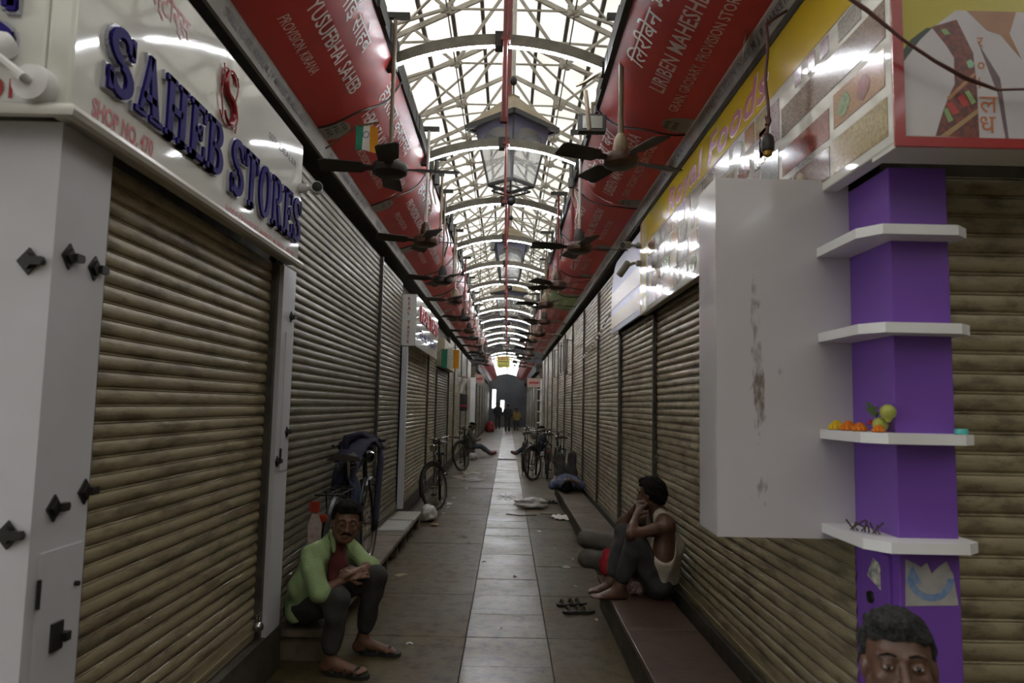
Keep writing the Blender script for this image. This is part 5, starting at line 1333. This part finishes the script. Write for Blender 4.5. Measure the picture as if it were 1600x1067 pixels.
def polygonise(xs, ys, zs, F):
    """surface nets on a rectilinear grid"""
    ins = F < 0
    nx, ny, nz = F.shape
    cs = np.zeros((nx - 1, ny - 1, nz - 1), dtype=np.int8)
    for a in (0, 1):
        for b in (0, 1):
            for c in (0, 1): cs += ins[a:nx - 1 + a, b:ny - 1 + b, c:nz - 1 + c]
    act = (cs > 0) & (cs < 8)
    idx = np.full(act.shape, -1, dtype=np.int64); I, J, K = np.nonzero(act); idx[I, J, K] = np.arange(len(I))
    P = np.zeros((len(I), 3)); n = np.zeros(len(I)); ax = (xs, ys, zs)
    for d in range(3):
        o1, o2 = [q for q in range(3) if q != d]
        for a in (0, 1):
            for b in (0, 1):
                off = [0, 0, 0]; off[o1] = a; off[o2] = b
                i0 = [I + off[0], J + off[1], K + off[2]]; i1 = [q.copy() for q in i0]; i1[d] = i1[d] + 1
                f0, f1 = F[tuple(i0)].astype(float), F[tuple(i1)].astype(float)
                m = (f0 < 0) != (f1 < 0); t = np.where(m, f0 / np.where(m, f0 - f1, 1), 0)
                p0 = np.stack([ax[q][i0[q]] for q in range(3)], 1); p1 = np.stack([ax[q][i1[q]] for q in range(3)], 1)
                P += np.where(m[:, None], p0 + (p1 - p0) * t[:, None], 0); n += m
    P /= np.maximum(n, 1)[:, None]
    faces = []
    for d in range(3):
        sl0 = [slice(None)] * 3; sl1 = [slice(None)] * 3; sl0[d] = slice(0, -1); sl1[d] = slice(1, None)
        ch = ins[tuple(sl0)] != ins[tuple(sl1)]
        o1, o2 = (d + 1) % 3, (d + 2) % 3
        E = list(np.nonzero(ch)); ok = (E[o1] > 0) & (E[o2] > 0) & (E[o1] < F.shape[o1] - 1) & (E[o2] < F.shape[o2] - 1)
        E = [e[ok] for e in E]
        def g(a, b):
            q = [e.copy() for e in E]; q[o1] = q[o1] - a; q[o2] = q[o2] - b; return idx[tuple(q)]
        quad = np.stack([g(1, 1), g(0, 1), g(0, 0), g(1, 0)], 1)
        flip = ~ins[tuple(E)]; quad[flip] = quad[flip][:, ::-1]
        faces.append(quad)
    Q = np.concatenate(faces); Q = Q[(Q >= 0).all(1)]
    return P, Q
def sdf_obj(name, S, m_, parent, h=.016, fine=None, hf=.006, clip=None, wrinkle=0.0, seed=0.0, ws=1.0, label=None):
    lo, hi = S.bounds(); lo = lo - .03; hi = hi + .03
    fine = fine or []
    xs, ys, zs = [axis_grid(lo[d], hi[d], h, [(f[0][d], f[1][d]) for f in fine], hf) for d in range(3)]
    F = S.field(xs, ys, zs)
    if clip is not None: F = np.maximum(F, clip(xs[:, None, None], ys[None, :, None], zs[None, None, :])).astype(np.float32)
    P, Q = polygonise(xs, ys, zs, F)
    o = Vector(parent['_o'])
    me = bpy.data.meshes.new(name)
    if wrinkle:
        me0 = bpy.data.meshes.new('t'); me0.from_pydata(P.tolist(), [], Q.tolist()); me0.update()
        nn = np.zeros(len(P) * 3); me0.vertex_normals.foreach_get('vector', nn); nn = nn.reshape(-1, 3); bpy.data.meshes.remove(me0)
        x, y, z = P[:, 0] * ws, P[:, 1] * ws, P[:, 2] * ws
        w = np.sin(38 * z + 14 * x + 3 * np.sin(21 * y + seed)) + .7 * np.sin(52 * y - 30 * z + 4 * np.sin(17 * x + seed)) + .5 * np.sin(71 * x + 44 * z + seed * 2)
        P = P + nn * (w * wrinkle)[:, None]
    P = P - np.array(o)
    me.from_pydata(P.tolist(), [], Q.tolist()); me.update(); me.shade_smooth(); me.materials.append(m_)
    ob = bpy.data.objects.new(name, me); COL.objects.link(ob); ob.parent = parent; ob['_o'] = parent['_o']
    if label: ob['label'] = label
    return ob
def frame(fwd, up=(0, 0, 1)):
    f = Vector(fwd).normalized(); u = Vector(up); u = (u - f * u.dot(f)).normalized(); r = f.cross(u)
    return f, u, r
def add_head(S, c, fwd, up=(0, 0, 1), s=1.0, k=.012):
    f, u, r = frame(fwd, up); c = Vector(c)
    L = lambda a, b, d: c + (r * a + f * b + u * d) * s
    R = [tuple(r), tuple(f), tuple(u)]
    S.ell(L(0, -.012, .032), (.073 * s, .092 * s, .083 * s), R, .02)
    S.ell(L(0, .022, -.035), (.056 * s, .062 * s, .078 * s), R, .03)
    S.ell(L(0, .06, -.092), (.024 * s, .022 * s, .018 * s), R, .022)                 # chin
    for q in (-1, 1):
        S.cone(L(q * .058, -.005, -.05), L(q * .028, .055, -.088), .018 * s, .016 * s, .02)   # jaw
        S.ell(L(q * .041, .058, -.022), (.018 * s, .016 * s, .016 * s), R, .02)       # cheekbone
        S.ell(L(q * .031, .094, .004), (.019 * s, .016 * s, .012 * s), R, .012, True)   # eye socket
        S.ell(L(q * .031, .0755, .003), (.0155 * s, .0125 * s, .0115 * s), R, .003)        # eyelids
        S.cone(L(q * .012, .083, .022), L(q * .048, .071, .024), .009 * s, .007 * s, .010)
        S.ell(L(q * .074, -.008, -.008), (.010 * s, .021 * s, .031 * s), R, .008)
        S.ell(L(q * .013, .092, -.036), (.009 * s, .010 * s, .008 * s), R, .006)        # nostril wing
    S.chain([L(0, .080, .012), L(0, .094, -.010), L(0, .107, -.032)], [.008 * s, .009 * s, .0115 * s], .008)
    S.cone(L(-.017, .081, -.060), L(.017, .081, -.060), .0075 * s, .0075 * s, .006)
    S.cone(L(-.014, .080, -.072), L(.014, .080, -.072), .0085 * s, .0085 * s, .006)
    return L, (f, u, r)
def eyes_on(parent, L, s=1.0):
    for q in (-1, 1):
        c = L(q * .031, .0785, .002)
        e = MB().sphere(c, .0122 * s, 12, (1, 1, .52)).build('eye', mat('eye_white_shaded', (.32, .28, .25), .2), parent, smooth=True, fix=False)  # white darkened in its colour to stand for shade in the sockets
        d = (L(0, 1, 0) - L(0, 0, 0)).normalized()
        MB().sphere(c + d * .0068 * s, .0068 * s, 10, (1, 1, .85)).build('iris', mat('eye_dark', (.012, .008, .006), .1), e, smooth=True, fix=False)
        MB().tube([L(q * .012, .095, .026), L(q * .030, .093, .0305), L(q * .050, .083, .025)], [.0026 * s, .0032 * s, .0015 * s], 6).build('eyebrow', hair_m, parent, smooth=True)
def hair_on(parent, c, L, fr, s, m_, h=.007, front=.058, slope=.55, side=-.01, puff=.012, seed=0., wav=.0028):
    f, u, r = fr; S = SDF(); R = [tuple(r), tuple(f), tuple(u)]
    S.ell(L(0, -.016, .036), ((.074 + puff) * s, (.094 + puff) * s, (.084 + puff) * s), R, .01)
    S.ell(L(0, -.055, -.01), ((.060 + puff * .6) * s, (.055 + puff) * s, (.075) * s), R, .03)
    S.ell(L(.012, .045, .098), (.055 * s, .045 * s, .026 * s), R, .03)
    cc = np.array(c); F_, U_ = np.array(f), np.array(u)
    def clip(x, y, z):
        a = (x - cc[0]) * F_[0] + (y - cc[1]) * F_[1] + (z - cc[2]) * F_[2]
        b = (x - cc[0]) * U_[0] + (y - cc[1]) * U_[1] + (z - cc[2]) * U_[2]
        line = np.where(a > .0, np.minimum(side * s + a * 3.2, front * s), side * s + a * .75)     # hairline: above the ears, low at the nape
        return (line - b) * .7
    return sdf_obj('hair', S, m_, parent, h * s, clip=clip, wrinkle=wav, seed=seed, ws=2.6)
def add_hand(S, wrist, tip, nrm, s=1.0, curl=.6, thumb=1):
    """palm and five bent fingers from the wrist towards tip; nrm = back of the hand; curl bends fingers away from nrm"""
    w, t, n = Vector(wrist), Vector(tip), Vector(nrm); d = (t - w).normalized(); n = (n - d * n.dot(d)).normalized(); sd = d.cross(n)
    pc = w + d * .045 * s
    S.cone(w, w + d * .075 * s - sd * .018 * s, .023 * s, .016 * s, .012); S.cone(w, w + d * .075 * s + sd * .018 * s, .022 * s, .017 * s, .012)
    for i, (off, ln) in enumerate(((-.030, .058), (-.010, .072), (.011, .078), (.031, .068))):
        p = w + d * .082 * s + sd * off * s; dirv = d.copy(); pts = [p]
        for j in range(3):
            a = curl * (.35 + .45 * j); dirv = (d * math.cos(a) - n * math.sin(a)).normalized()
            p = p + dirv * ln * s * (.45, .32, .23)[j]; pts.append(p)
        S.chain(pts, [.0098 * s, .0092 * s, .0085 * s, .007 * s], .004)
    p = w + d * .02 * s + sd * .026 * s * thumb
    S.chain([p, p + (d * .6 + sd * .6 * thumb - n * .3).normalized() * .042 * s, p + (d * .6 + sd * .6 * thumb - n * .3).normalized() * .042 * s + (d * .9 + sd * .15 * thumb - n * .4).normalized() * .032 * s], [.014 * s, .0105 * s, .0085 * s], .008)
def add_foot(S, ankle, toe, s=1.0, side=1, k=.02):
    a, t = Vector(ankle), Vector(toe); d = (t - a); d.z = 0; d.normalize(); sd = d.cross(Vector((0, 0, 1))) * side
    z = t.z
    heel = Vector((a.x, a.y, z + .028 * s)) - d * .03 * s
    ball = Vector((t.x, t.y, z + .018 * s)) - d * .055 * s
    S.cone(a, heel, .036 * s, .032 * s, .03); S.cone(heel, ball - sd * .012 * s, .030 * s, .021 * s, .03); S.cone(Vector(a) + d * .01 - Vector((0, 0, .02)), ball + sd * .018 * s, .032 * s, .022 * s, .03)
    for i, (off, ln, r) in enumerate(((.036, .058, .0135), (.014, .056, .010), (-.004, .050, .0095), (-.020, .042, .009), (-.034, .032, .0085))):
        b = ball + sd * off * s
        S.chain([b, b + d * ln * s * .6 + Vector((0, 0, .003)), b + d * ln * s - Vector((0, 0, .004))], [r * s * 1.15, r * s, r * s * .92], .005)
def torso(S, J, inf=0.0, k=.05, s=1.0):
    pe, ch, nk = Vector(J['pelvis']), Vector(J['chest']), Vector(J['neck'])
    hl, hr, sl, sr = [Vector(J[q]) for q in ('hipL', 'hipR', 'shL', 'shR')]
    S.cone(pe, ch, (.112 + inf) * s, (.118 + inf) * s, k); S.cone(ch, nk, (.11 + inf) * s, (.06 + inf * .5) * s, k)
    for h_, s_ in ((hl, sl), (hr, sr)):
        S.cone(h_, h_.lerp(s_, .5), (.092 + inf) * s, (.078 + inf) * s, k); S.cone(h_.lerp(s_, .45), s_.lerp(nk, .22), (.082 + inf) * s, (.064 + inf) * s, k)
    S.cone(sl, nk, (.055 + inf) * s, (.048 + inf * .4) * s, k); S.cone(sr, nk, (.055 + inf) * s, (.048 + inf * .4) * s, k)
def limb(S, a, b, r0, r1, bulge=0, k=.025, inf=0.0, upto=1.0):
    a, b = Vector(a), Vector(b); b = a.lerp(b, upto); m = a.lerp(b, .35)
    S.cone(a, m, r0 + inf, (r0 * .6 + r1 * .4) + bulge + inf, k); S.cone(m, b, (r0 * .6 + r1 * .4) + bulge + inf, r1 + inf, k)
hair_m = mat('hair_black', (.008, .007, .006), .8, spec=.15, bump=.8, bscale=160)
hair_grey = mat('hair_greying', (.012, .012, .012), .75, spec=.2, col2=(.05, .05, .052), scale=110, bump=.9, bscale=160)
skin = mat('skin_brown', (.17, .085, .05), .5, col2=(.12, .058, .034), scale=14, bump=.05, bscale=200)
skin_dk = mat('skin_dark_brown', (.12, .06, .038), .45, col2=(.085, .042, .027), scale=14, bump=.08, bscale=180)

def person(label, J, head, fwd, up, cloth, skin_m=skin, s=1.0, hd=1.0, shirt_m=None, pants_m=None, sleeve=1.0, hem=1.0, hands=None, feet=True, h=.016, hf=.006, beard=0, hairargs=None, shirt_cut=None,
           finger_thumb=(1, -1), hair_mat=None, extra_skin=None, base=None, detail=True, shirt_inf=.012, face=True, name='person', bare_feet=True, collar=True):
    base = base or J['pelvis']
    t = thing(name, label, 'person', (base[0], base[1], 0 if len(base) < 4 else base[3]))
    S = SDF()
    torso(S, J, 0, .05, s)
    for q in 'LR':
        limb(S, J['sh' + q], J['el' + q], .047 * s, .036 * s, .002); limb(S, J['el' + q], J['wr' + q], .039 * s, .024 * s, .002)
        limb(S, J['hip' + q], J['kn' + q], .078 * s, .052 * s, 0, .03); limb(S, J['kn' + q], J['an' + q], .053 * s, .033 * s, .008, .02)
        if feet: add_foot(S, J['an' + q], J['to' + q], s, 1 if q == 'L' else -1)
        if hands and q in hands: add_hand(S, J['wr' + q], hands[q][0], hands[q][1], s, hands[q][2], hands[q][3])
        else: S.ell(Vector(J['wr' + q]), (.035 * s, .035 * s, .035 * s), None, .02)
    L, fr = add_head(S, head, fwd, up, hd)
    S.cone(L(0, -.02, -.06), J['neck'], .052 * hd, .056 * s, .025)
    fine = []
    if detail:
        fine.append((np.array(L(0, 0, 0)) - .13 * hd, np.array(L(0, 0, 0)) + .13 * hd))
        if hands:
            for q in hands:
                c_ = (np.array(J['wr' + q]) + np.array(hands[q][0])) / 2; fine.append((c_ - .08, c_ + .08))
        if feet and bare_feet:
            for q in 'LR':
                c_ = np.array(J['to' + q]); fine.append((c_ - .07, c_ + .05))
    sdf_obj('body', S, skin_m, t, h, fine, hf, label='brown skin')
    hair_on(t, head, L, fr, hd, hair_mat or hair_m, **(hairargs or {}))
    if face and detail:
        eyes_on(t, L, hd)
        if beard:
            B = SDF()
            B.chain([L(-.030, .074, -.060), L(-.014, .088, -.050), L(0, .091, -.047), L(.014, .088, -.050), L(.030, .074, -.060)], [.0045 * hd, .0065 * hd, .006 * hd, .0065 * hd, .0045 * hd], .004)
            sdf_obj('moustache', B, hair_mat or hair_m, t, .004, wrinkle=.0005)
    if shirt_m:
        C = SDF(); torso(C, J, shirt_inf, .05, s)
        for q in 'LR':
            limb(C, J['sh' + q], J['el' + q], .052 * s, .046 * s, .002, inf=shirt_inf, upto=min(1, sleeve))
            if sleeve > 1: limb(C, J['el' + q], J['wr' + q], .044 * s, .034 * s, 0, inf=shirt_inf, upto=sleeve - 1)
        n_, h_ = Vector(J['neck']), Vector(head); d_ = (h_ - n_).normalized()
        C.cone(n_ + d_ * .075 * s, n_ + d_ * .20 * s, .060 * s, .085 * s, .012, True)
        sdf_obj('shirt', C, shirt_m, t, .012, clip=shirt_cut, wrinkle=.0048, seed=head[0] * 3, ws=.8)
    if pants_m:
        C = SDF()
        for q in 'LR':
            limb(C, J['hip' + q], J['kn' + q], .082 * s, .060 * s, 0, .03, .012); limb(C, J['kn' + q], J['an' + q], .060 * s, .048 * s, .004, .02, .010, hem)
        C.cone(J['hipL'], J['hipR'], .096 * s, .096 * s, .04); C.cone(J['pelvis'], Vector(J['pelvis']).lerp(Vector(J['chest']), .35), .104 * s, .100 * s, .05)
        sdf_obj('trousers', C, pants_m, t, .012, wrinkle=.0036, seed=head[1], ws=.7)
    return t, L, fr

green_sh = mat('green_shirt', (.30, .41, .20), .85, col2=(.25, .35, .16), scale=9, bump=.3, bscale=90)
dark_pants = mat('dark_trousers', (.040, .038, .036), .85, col2=(.028, .026, .025), scale=10, bump=.3, bscale=90)
grey_pants = mat('grey_trousers', (.10, .092, .082), .85, col2=(.075, .068, .06), scale=10, bump=.3, bscale=90)
slate_pants = mat('slate_trousers', (.050, .050, .055), .85, col2=(.036, .036, .04), scale=10, bump=.3, bscale=90)
maroon = mat('maroon_cloth', (.10, .018, .016), .85)

# --- man in the green shirt, sitting on the left bench
J = dict(pelvis=(-1.235, 4.50, .315), chest=(-1.13, 4.47, .52), neck=(-1.03, 4.41, .70), shL=(-1.02, 4.57, .655), shR=(-1.135, 4.275, .635), hipL=(-1.20, 4.585, .30), hipR=(-1.22, 4.42, .30),
         elL=(-.835, 4.52, .535), elR=(-1.055, 4.18, .455), wrL=(-.87, 4.36, .545), wrR=(-.92, 4.285, .525), knL=(-.785, 4.47, .495), knR=(-.955, 4.20, .425), anL=(-.87, 4.56, .095), anR=(-.985, 4.215, .095), toL=(-.66, 4.53, .018), toR=(-.785, 4.165, .018))
gm, L, fr = person('man in a lime green shirt and dark trousers sitting on the left bench', J, (-.945, 4.305, .838), (.30, -1, -.02), (.10, .0, 1), None, skin, .92, 1.0, green_sh, dark_pants, 1.12, .80,
       hands={'R': ((-.84, 4.33, .545), (.1, -.9, .5), .75, 1), 'L': ((-.905, 4.30, .56), (.3, -.2, .9), .8, -1)}, beard=1, hairargs=dict(front=.066, puff=.014), shirt_cut=lambda x, y, z: np.broadcast_arrays(.245 - z + .25 * (x + 1.22), x, y)[0])
C = SDF(); C.cone((-1.02, 4.385, .715), (-.985, 4.32, .60), .052, .05, .03); C.cone((-.985, 4.32, .60), (-1.0, 4.31, .50), .05, .05, .03)
sdf_obj('undershirt', C, maroon, gm, .012, wrinkle=.002)
for q in (-1, 1):
    C = SDF(); C.chain([(-1.055, 4.43 + q * .045, .765), (-1.01 + q * .012, 4.39 + q * .062, .735), (-.975 + q * .03, 4.33 + q * .05, .672)], [.016, .019, .011], .012)
    sdf_obj('collar', C, green_sh, gm, .008)
for q, a, b_ in (('near', (-.985, 4.215), (-.785, 4.165)), ('far', (-.87, 4.56), (-.66, 4.53))):
    ang = math.atan2(b_[1] - a[1], b_[0] - a[0]); cx, cy = (a[0] * .45 + b_[0] * .55), (a[1] * .45 + b_[1] * .55)
    sandal('slipper', 'flat rubber slipper on the %s foot of the green shirt man' % q, cx, cy, ang, rubber, L_=.26)

# --- man in the white vest on the right bench
J = dict(pelvis=(1.115, 5.13, .345), chest=(1.15, 5.16, .58), neck=(1.105, 5.17, .795), shL=(1.125, 5.005, .735), shR=(1.10, 5.335, .745), hipL=(1.075, 5.05, .335), hipR=(1.075, 5.215, .335),
         elL=(.862, 4.955, .685), elR=(.84, 5.27, .70), wrL=(.925, 5.08, .80), wrR=(.915, 5.20, .80), knL=(.905, 5.0, .64), knR=(.865, 5.22, .655), anL=(.80, 5.02, .325), anR=(.77, 5.19, .325), toL=(.62, 4.985, .242), toR=(.60, 5.15, .242))
vest_m = mat('vest_white', (.50, .46, .39), .9, col2=(.40, .36, .30), scale=8, bump=.25, bscale=90)
vm, L, fr = person('man in a white sleeveless vest sitting on the right bench, looking away', J, (1.045, 5.175, .935), (-.78, .62, -.05), (0, 0, 1), None, skin_dk, .94, .98, None, slate_pants, 1, .80,
       hands={'L': ((.965, 5.12, .87), (-.5, -.8, .2), .9, 1), 'R': ((.955, 5.17, .87), (-.6, .5, .3), .9, -1)}, hairargs=dict(front=.06, puff=.012, side=-.012))
C = SDF(); torso(C, J, .010, .05, .94)
for q, sx in (('shL', -1), ('shR', 1)):
    pass
def vclip(x, y, z):
    # scooped back and armholes: keep below a curve that rises into two straps
    w = np.abs(y - 5.17)
    top = .665 + np.where((w > .055) & (w < .095), .2, 0.0) - np.where(w >= .095, (w - .095) * 1.2, 0.0) + np.where(w < .055, -(.055 - w) * .5, 0)
    return np.maximum((z - top) * .8, (.33 - z))
sdf_obj('vest', C, vest_m, vm, .012, fine=[((0, 5.06, 0), (0, 5.28, 0))], hf=.007, clip=vclip, wrinkle=.0032, seed=2.0, ws=.9)

# --- person curled up behind him, mostly hidden
J = dict(pelvis=(1.07, 5.93, .31), chest=(1.13, 5.70, .33), neck=(1.14, 5.57, .36), shL=(1.0, 5.66, .38), shR=(1.21, 5.66, .44), hipL=(1.03, 5.90, .30), hipR=(1.09, 6.02, .38),
         elL=(.92, 5.72, .42), elR=(1.02, 5.62, .52), wrL=(.90, 5.60, .36), wrR=(.92, 5.78, .55), knL=(.665, 5.86, .335), knR=(.67, 6.02, .455), anL=(.98, 5.86, .26), anR=(.96, 6.08, .36), toL=(1.05, 5.84, .22), toR=(1.05, 6.12, .30))
brown_sh = mat('brown_shirt', (.09, .07, .055), .9)
person('person in grey trousers lying curled on the bench behind the vest man', J, (1.145, 5.495, .345), (-.5, -.2, .6), (0, -1, .2), None, skin_dk, .92, .90, brown_sh, grey_pants, .8, .92, h=.02, hf=.010, feet=False, face=False)
lump('red_cloth', 'crumpled red cloth on the bench beside the grey trousers', 'cloth', (.80, 5.62, .31), (.055, .05, .105), mat('red_cloth', (.38, .018, .03), .9), 4, .3).location.z = .24
lump('bundle', 'small patterned bundle under the knees of the vest man', 'bundle', (.93, 5.12, .29), (.05, .06, .045), mat('bundle_print', (.35, .28, .26), .9, col2=(.12, .05, .06), scale=50), 7, .3).location.z = .241

# --- sleeping man at the far end of the right bench
J = dict(pelvis=(1.02, 12.1, .31), chest=(1.0, 11.75, .31), neck=(.98, 11.50, .315), shL=(1.17, 11.58, .31), shR=(.79, 11.58, .31), hipL=(1.11, 12.1, .30), hipR=(.93, 12.1, .30),
         elL=(1.19, 11.35, .33), elR=(.74, 11.42, .30), wrL=(1.05, 11.28, .40), wrR=(.80, 11.65, .40), knL=(1.12, 12.22, .72), knR=(.92, 12.24, .70), anL=(1.10, 12.55, .30), anR=(.92, 12.55, .30), toL=(1.10, 12.72, .21), toR=(.92, 12.72, .21))
person('man in a blue shirt sleeping on his back on the long right bench', J, (.97, 11.40, .33), (0, -.25, 1), (0, -1, -.2), None, skin_dk, 1.0, 1.0, mat('denim_shirt', (.075, .095, .16), .9, col2=(.05, .065, .12), scale=9), dark_pants, 1.1, .95, h=.022, hf=.012, feet=True, face=False, bare_feet=False)

# --- seated man far on the left, legs stretched out
jeans = mat('jeans_grey', (.06, .068, .08), .85)
olive = mat('olive_shirt', (.10, .095, .07), .9)
MB().bevbox((-1.33, 21.8, 0), (-.98, 22.3, .2), .01).build('step_block', plinth_m, label='low stone block under the far seated man on the left', cat='block')
J = dict(pelvis=(-1.13, 22.05, .31), chest=(-1.16, 22.05, .54), neck=(-1.14, 22.05, .74), shL=(-1.11, 22.22, .69), shR=(-1.13, 21.86, .69), hipL=(-1.10, 22.15, .30), hipR=(-1.10, 21.96, .30),
         elL=(-1.0, 22.25, .47), elR=(-1.0, 21.83, .47), wrL=(-.82, 22.15, .50), wrR=(-.82, 21.95, .50), knL=(-.80, 22.16, .30), knR=(-.80, 21.96, .30), anL=(-.50, 22.16, .09), anR=(-.50, 21.98, .09), toL=(-.34, 22.18, .06), toR=(-.34, 21.96, .06))
person('man in an olive shirt sitting far left with his legs stretched out', J, (-1.07, 22.05, .885), (1, -.2, -.35), (0, 0, 1), None, skin_dk, 1.0, 1.05, olive, jeans, 1.1, .95, h=.026, hf=.02, face=False, bare_feet=False, detail=False)
shoe_m = mat('shoe_dark_red', (.11, .03, .03), .6)
def shoe(label, a, b_):
    S = SDF(); d = (Vector(b_) - Vector(a)).normalized()
    S.cone(a, Vector(a).lerp(Vector(b_), .5), .05, .048, .02); S.cone(Vector(a).lerp(Vector(b_), .5), b_, .048, .038, .02)
    t = thing('shoe', label, 'shoe', (a[0], a[1], 0)); sdf_obj('shoe_upper', S, shoe_m, t, .016)
    MB().tube([Vector(a) - Vector((0, 0, .045)), Vector(b_) - Vector((0, 0, .033))], .02, 6).build('sole', rubber, t)
shoe('dark shoe on the nearer foot of the far seated man', (-.49, 21.97, .085), (-.34, 21.95, .11)); shoe('dark shoe on the farther foot of the far seated man', (-.49, 22.17, .085), (-.34, 22.18, .12))
# --- person behind the bicycles on the right, only the legs show
J = dict(pelvis=(1.05, 22.4, .26), chest=(1.13, 22.4, .46), neck=(1.14, 22.4, .66), shL=(1.12, 22.22, .61), shR=(1.12, 22.58, .61), hipL=(1.0, 22.3, .22), hipR=(1.0, 22.5, .22),
         elL=(1.0, 22.2, .40), elR=(1.0, 22.6, .40), wrL=(.80, 22.28, .33), wrR=(.80, 22.5, .33), knL=(.62, 22.3, .28), knR=(.62, 22.5, .28), anL=(.30, 22.32, .085), anR=(.30, 22.48, .085), toL=(.17, 22.3, .06), toR=(.17, 22.5, .06))
person('person sitting far right behind the bicycles, legs stretched into the aisle', J, (1.08, 22.4, .81), (-1, -.2, -.2), (0, 0, 1), None, skin_dk, 1.0, 1.05, mat('navy_shirt', (.04, .045, .07), .9), mat('blue_jeans', (.035, .045, .08), .9), 1.1, .95, h=.026, hf=.02, face=False, bare_feet=False, detail=False)
shoe('red-brown shoe on the nearer foot by the right bicycles', (.29, 22.31, .085), (.16, 22.29, .12)); shoe('red-brown shoe on the farther foot by the right bicycles', (.29, 22.49, .085), (.16, 22.50, .12))
# --- people walking at the far end
def stander(label, x, y, sm, pm, stride, fx, ss=1.0):
    z = lambda v: v * ss
    J = dict(pelvis=(x, y, z(.93)), chest=(x, y, z(1.22)), neck=(x, y, z(1.44)), shL=(x - .19, y, z(1.38)), shR=(x + .19, y, z(1.38)), hipL=(x - .09, y, z(.90)), hipR=(x + .09, y, z(.90)), elL=(x - .25, y + .05, z(1.10)), elR=(x + .25, y - .04, z(1.10)),
             wrL=(x - .24, y - .10, z(.88)), wrR=(x + .24, y + .1, z(.88)), knL=(x - .10, y - stride, z(.50)), knR=(x + .10, y + stride * .6, z(.50)), anL=(x - .10, y - stride, .09), anR=(x + .10, y + stride * 1.6, .10), toL=(x - .10, y - stride - .15, .02), toR=(x + .10, y + stride * 1.6 - .14, .03))
    person(label, J, (x + fx, y - .02, z(1.59)), (fx * 2, -1, 0), (0, 0, 1), None, skin_dk, 1.0, 1.05, sm, pm, 1.1, .95, h=.034, hf=.03, face=False, bare_feet=False, detail=False, hairargs=dict(h=.014))
blk_sh = mat('black_shirt', (.025, .025, .03), .9)
stander('person in dark clothes walking at the far end, left of the aisle centre', -.60, 45.5, blk_sh, dark_pants, .10, 0)
stander('person in dark clothes at the far end, right of the aisle centre', .02, 41.5, blk_sh, slate_pants, .16, .02, .94)
stander('person in a yellow shirt at the far right end of the aisle', .56, 43.5, mat('yellow_shirt', (.20, .16, .04), .9), dark_pants, .05, 0, .80)
lump('red_bundle', 'red bundle on the floor at the far left end of the aisle', 'bundle', (-1.0, 41, .35), (.28, .3, .34), mat('red_bundle', (.22, .03, .03), .9), 6, .2)

# --- man in the foreground, only his head reaches into the picture
J = dict(pelvis=(1.02, 1.92, .42), chest=(.99, 1.86, .60), neck=(.965, 1.80, .765), shL=(1.14, 1.80, .70), shR=(.79, 1.88, .70), hipL=(1.10, 1.90, .40), hipR=(.93, 1.95, .40), elL=(1.20, 1.66, .50), elR=(.74, 1.72, .48), wrL=(1.05, 1.50, .45), wrR=(.85, 1.55, .44),
         knL=(1.10, 1.50, .46), knR=(.84, 1.54, .46), anL=(1.10, 1.46, .09), anR=(.82, 1.48, .09), toL=(1.10, 1.27, .02), toR=(.80, 1.29, .02))
fm, L, fr = person('man with greying hair looking at the camera at the lower right edge', J, (.945, 1.745, .955), (-.40, -1, .22), (-.03, 0.05, 1), None, skin_dk, .95, 1.0, mat('pale_shirt', (.50, .50, .52), .9), dark_pants, .7, .9, h=.02, hf=.005,
       hands={'L': ((1.0, 1.42, .46), (0, -.2, 1), .5, -1), 'R': ((.88, 1.46, .45), (0, -.2, 1), .5, 1)}, hair_mat=hair_grey, beard=1, hairargs=dict(h=.006, front=.056, puff=.008, wav=.0038, seed=3.0))
t = thing('stool', 'low wooden stool under the man in the foreground', 'stool', (1.02, 1.93, 0))
MB().bevbox((.86, 1.79, .29), (1.18, 2.08, .325), .008).build('seat', wood, t)
for x in (.89, 1.13):
    for y in (1.82, 2.03): MB().box((x, y, 0), (x + .03, y + .03, .29)).build('leg', wood, t)

for o in bpy.data.objects:
    if '_o' in o: del o['_o']
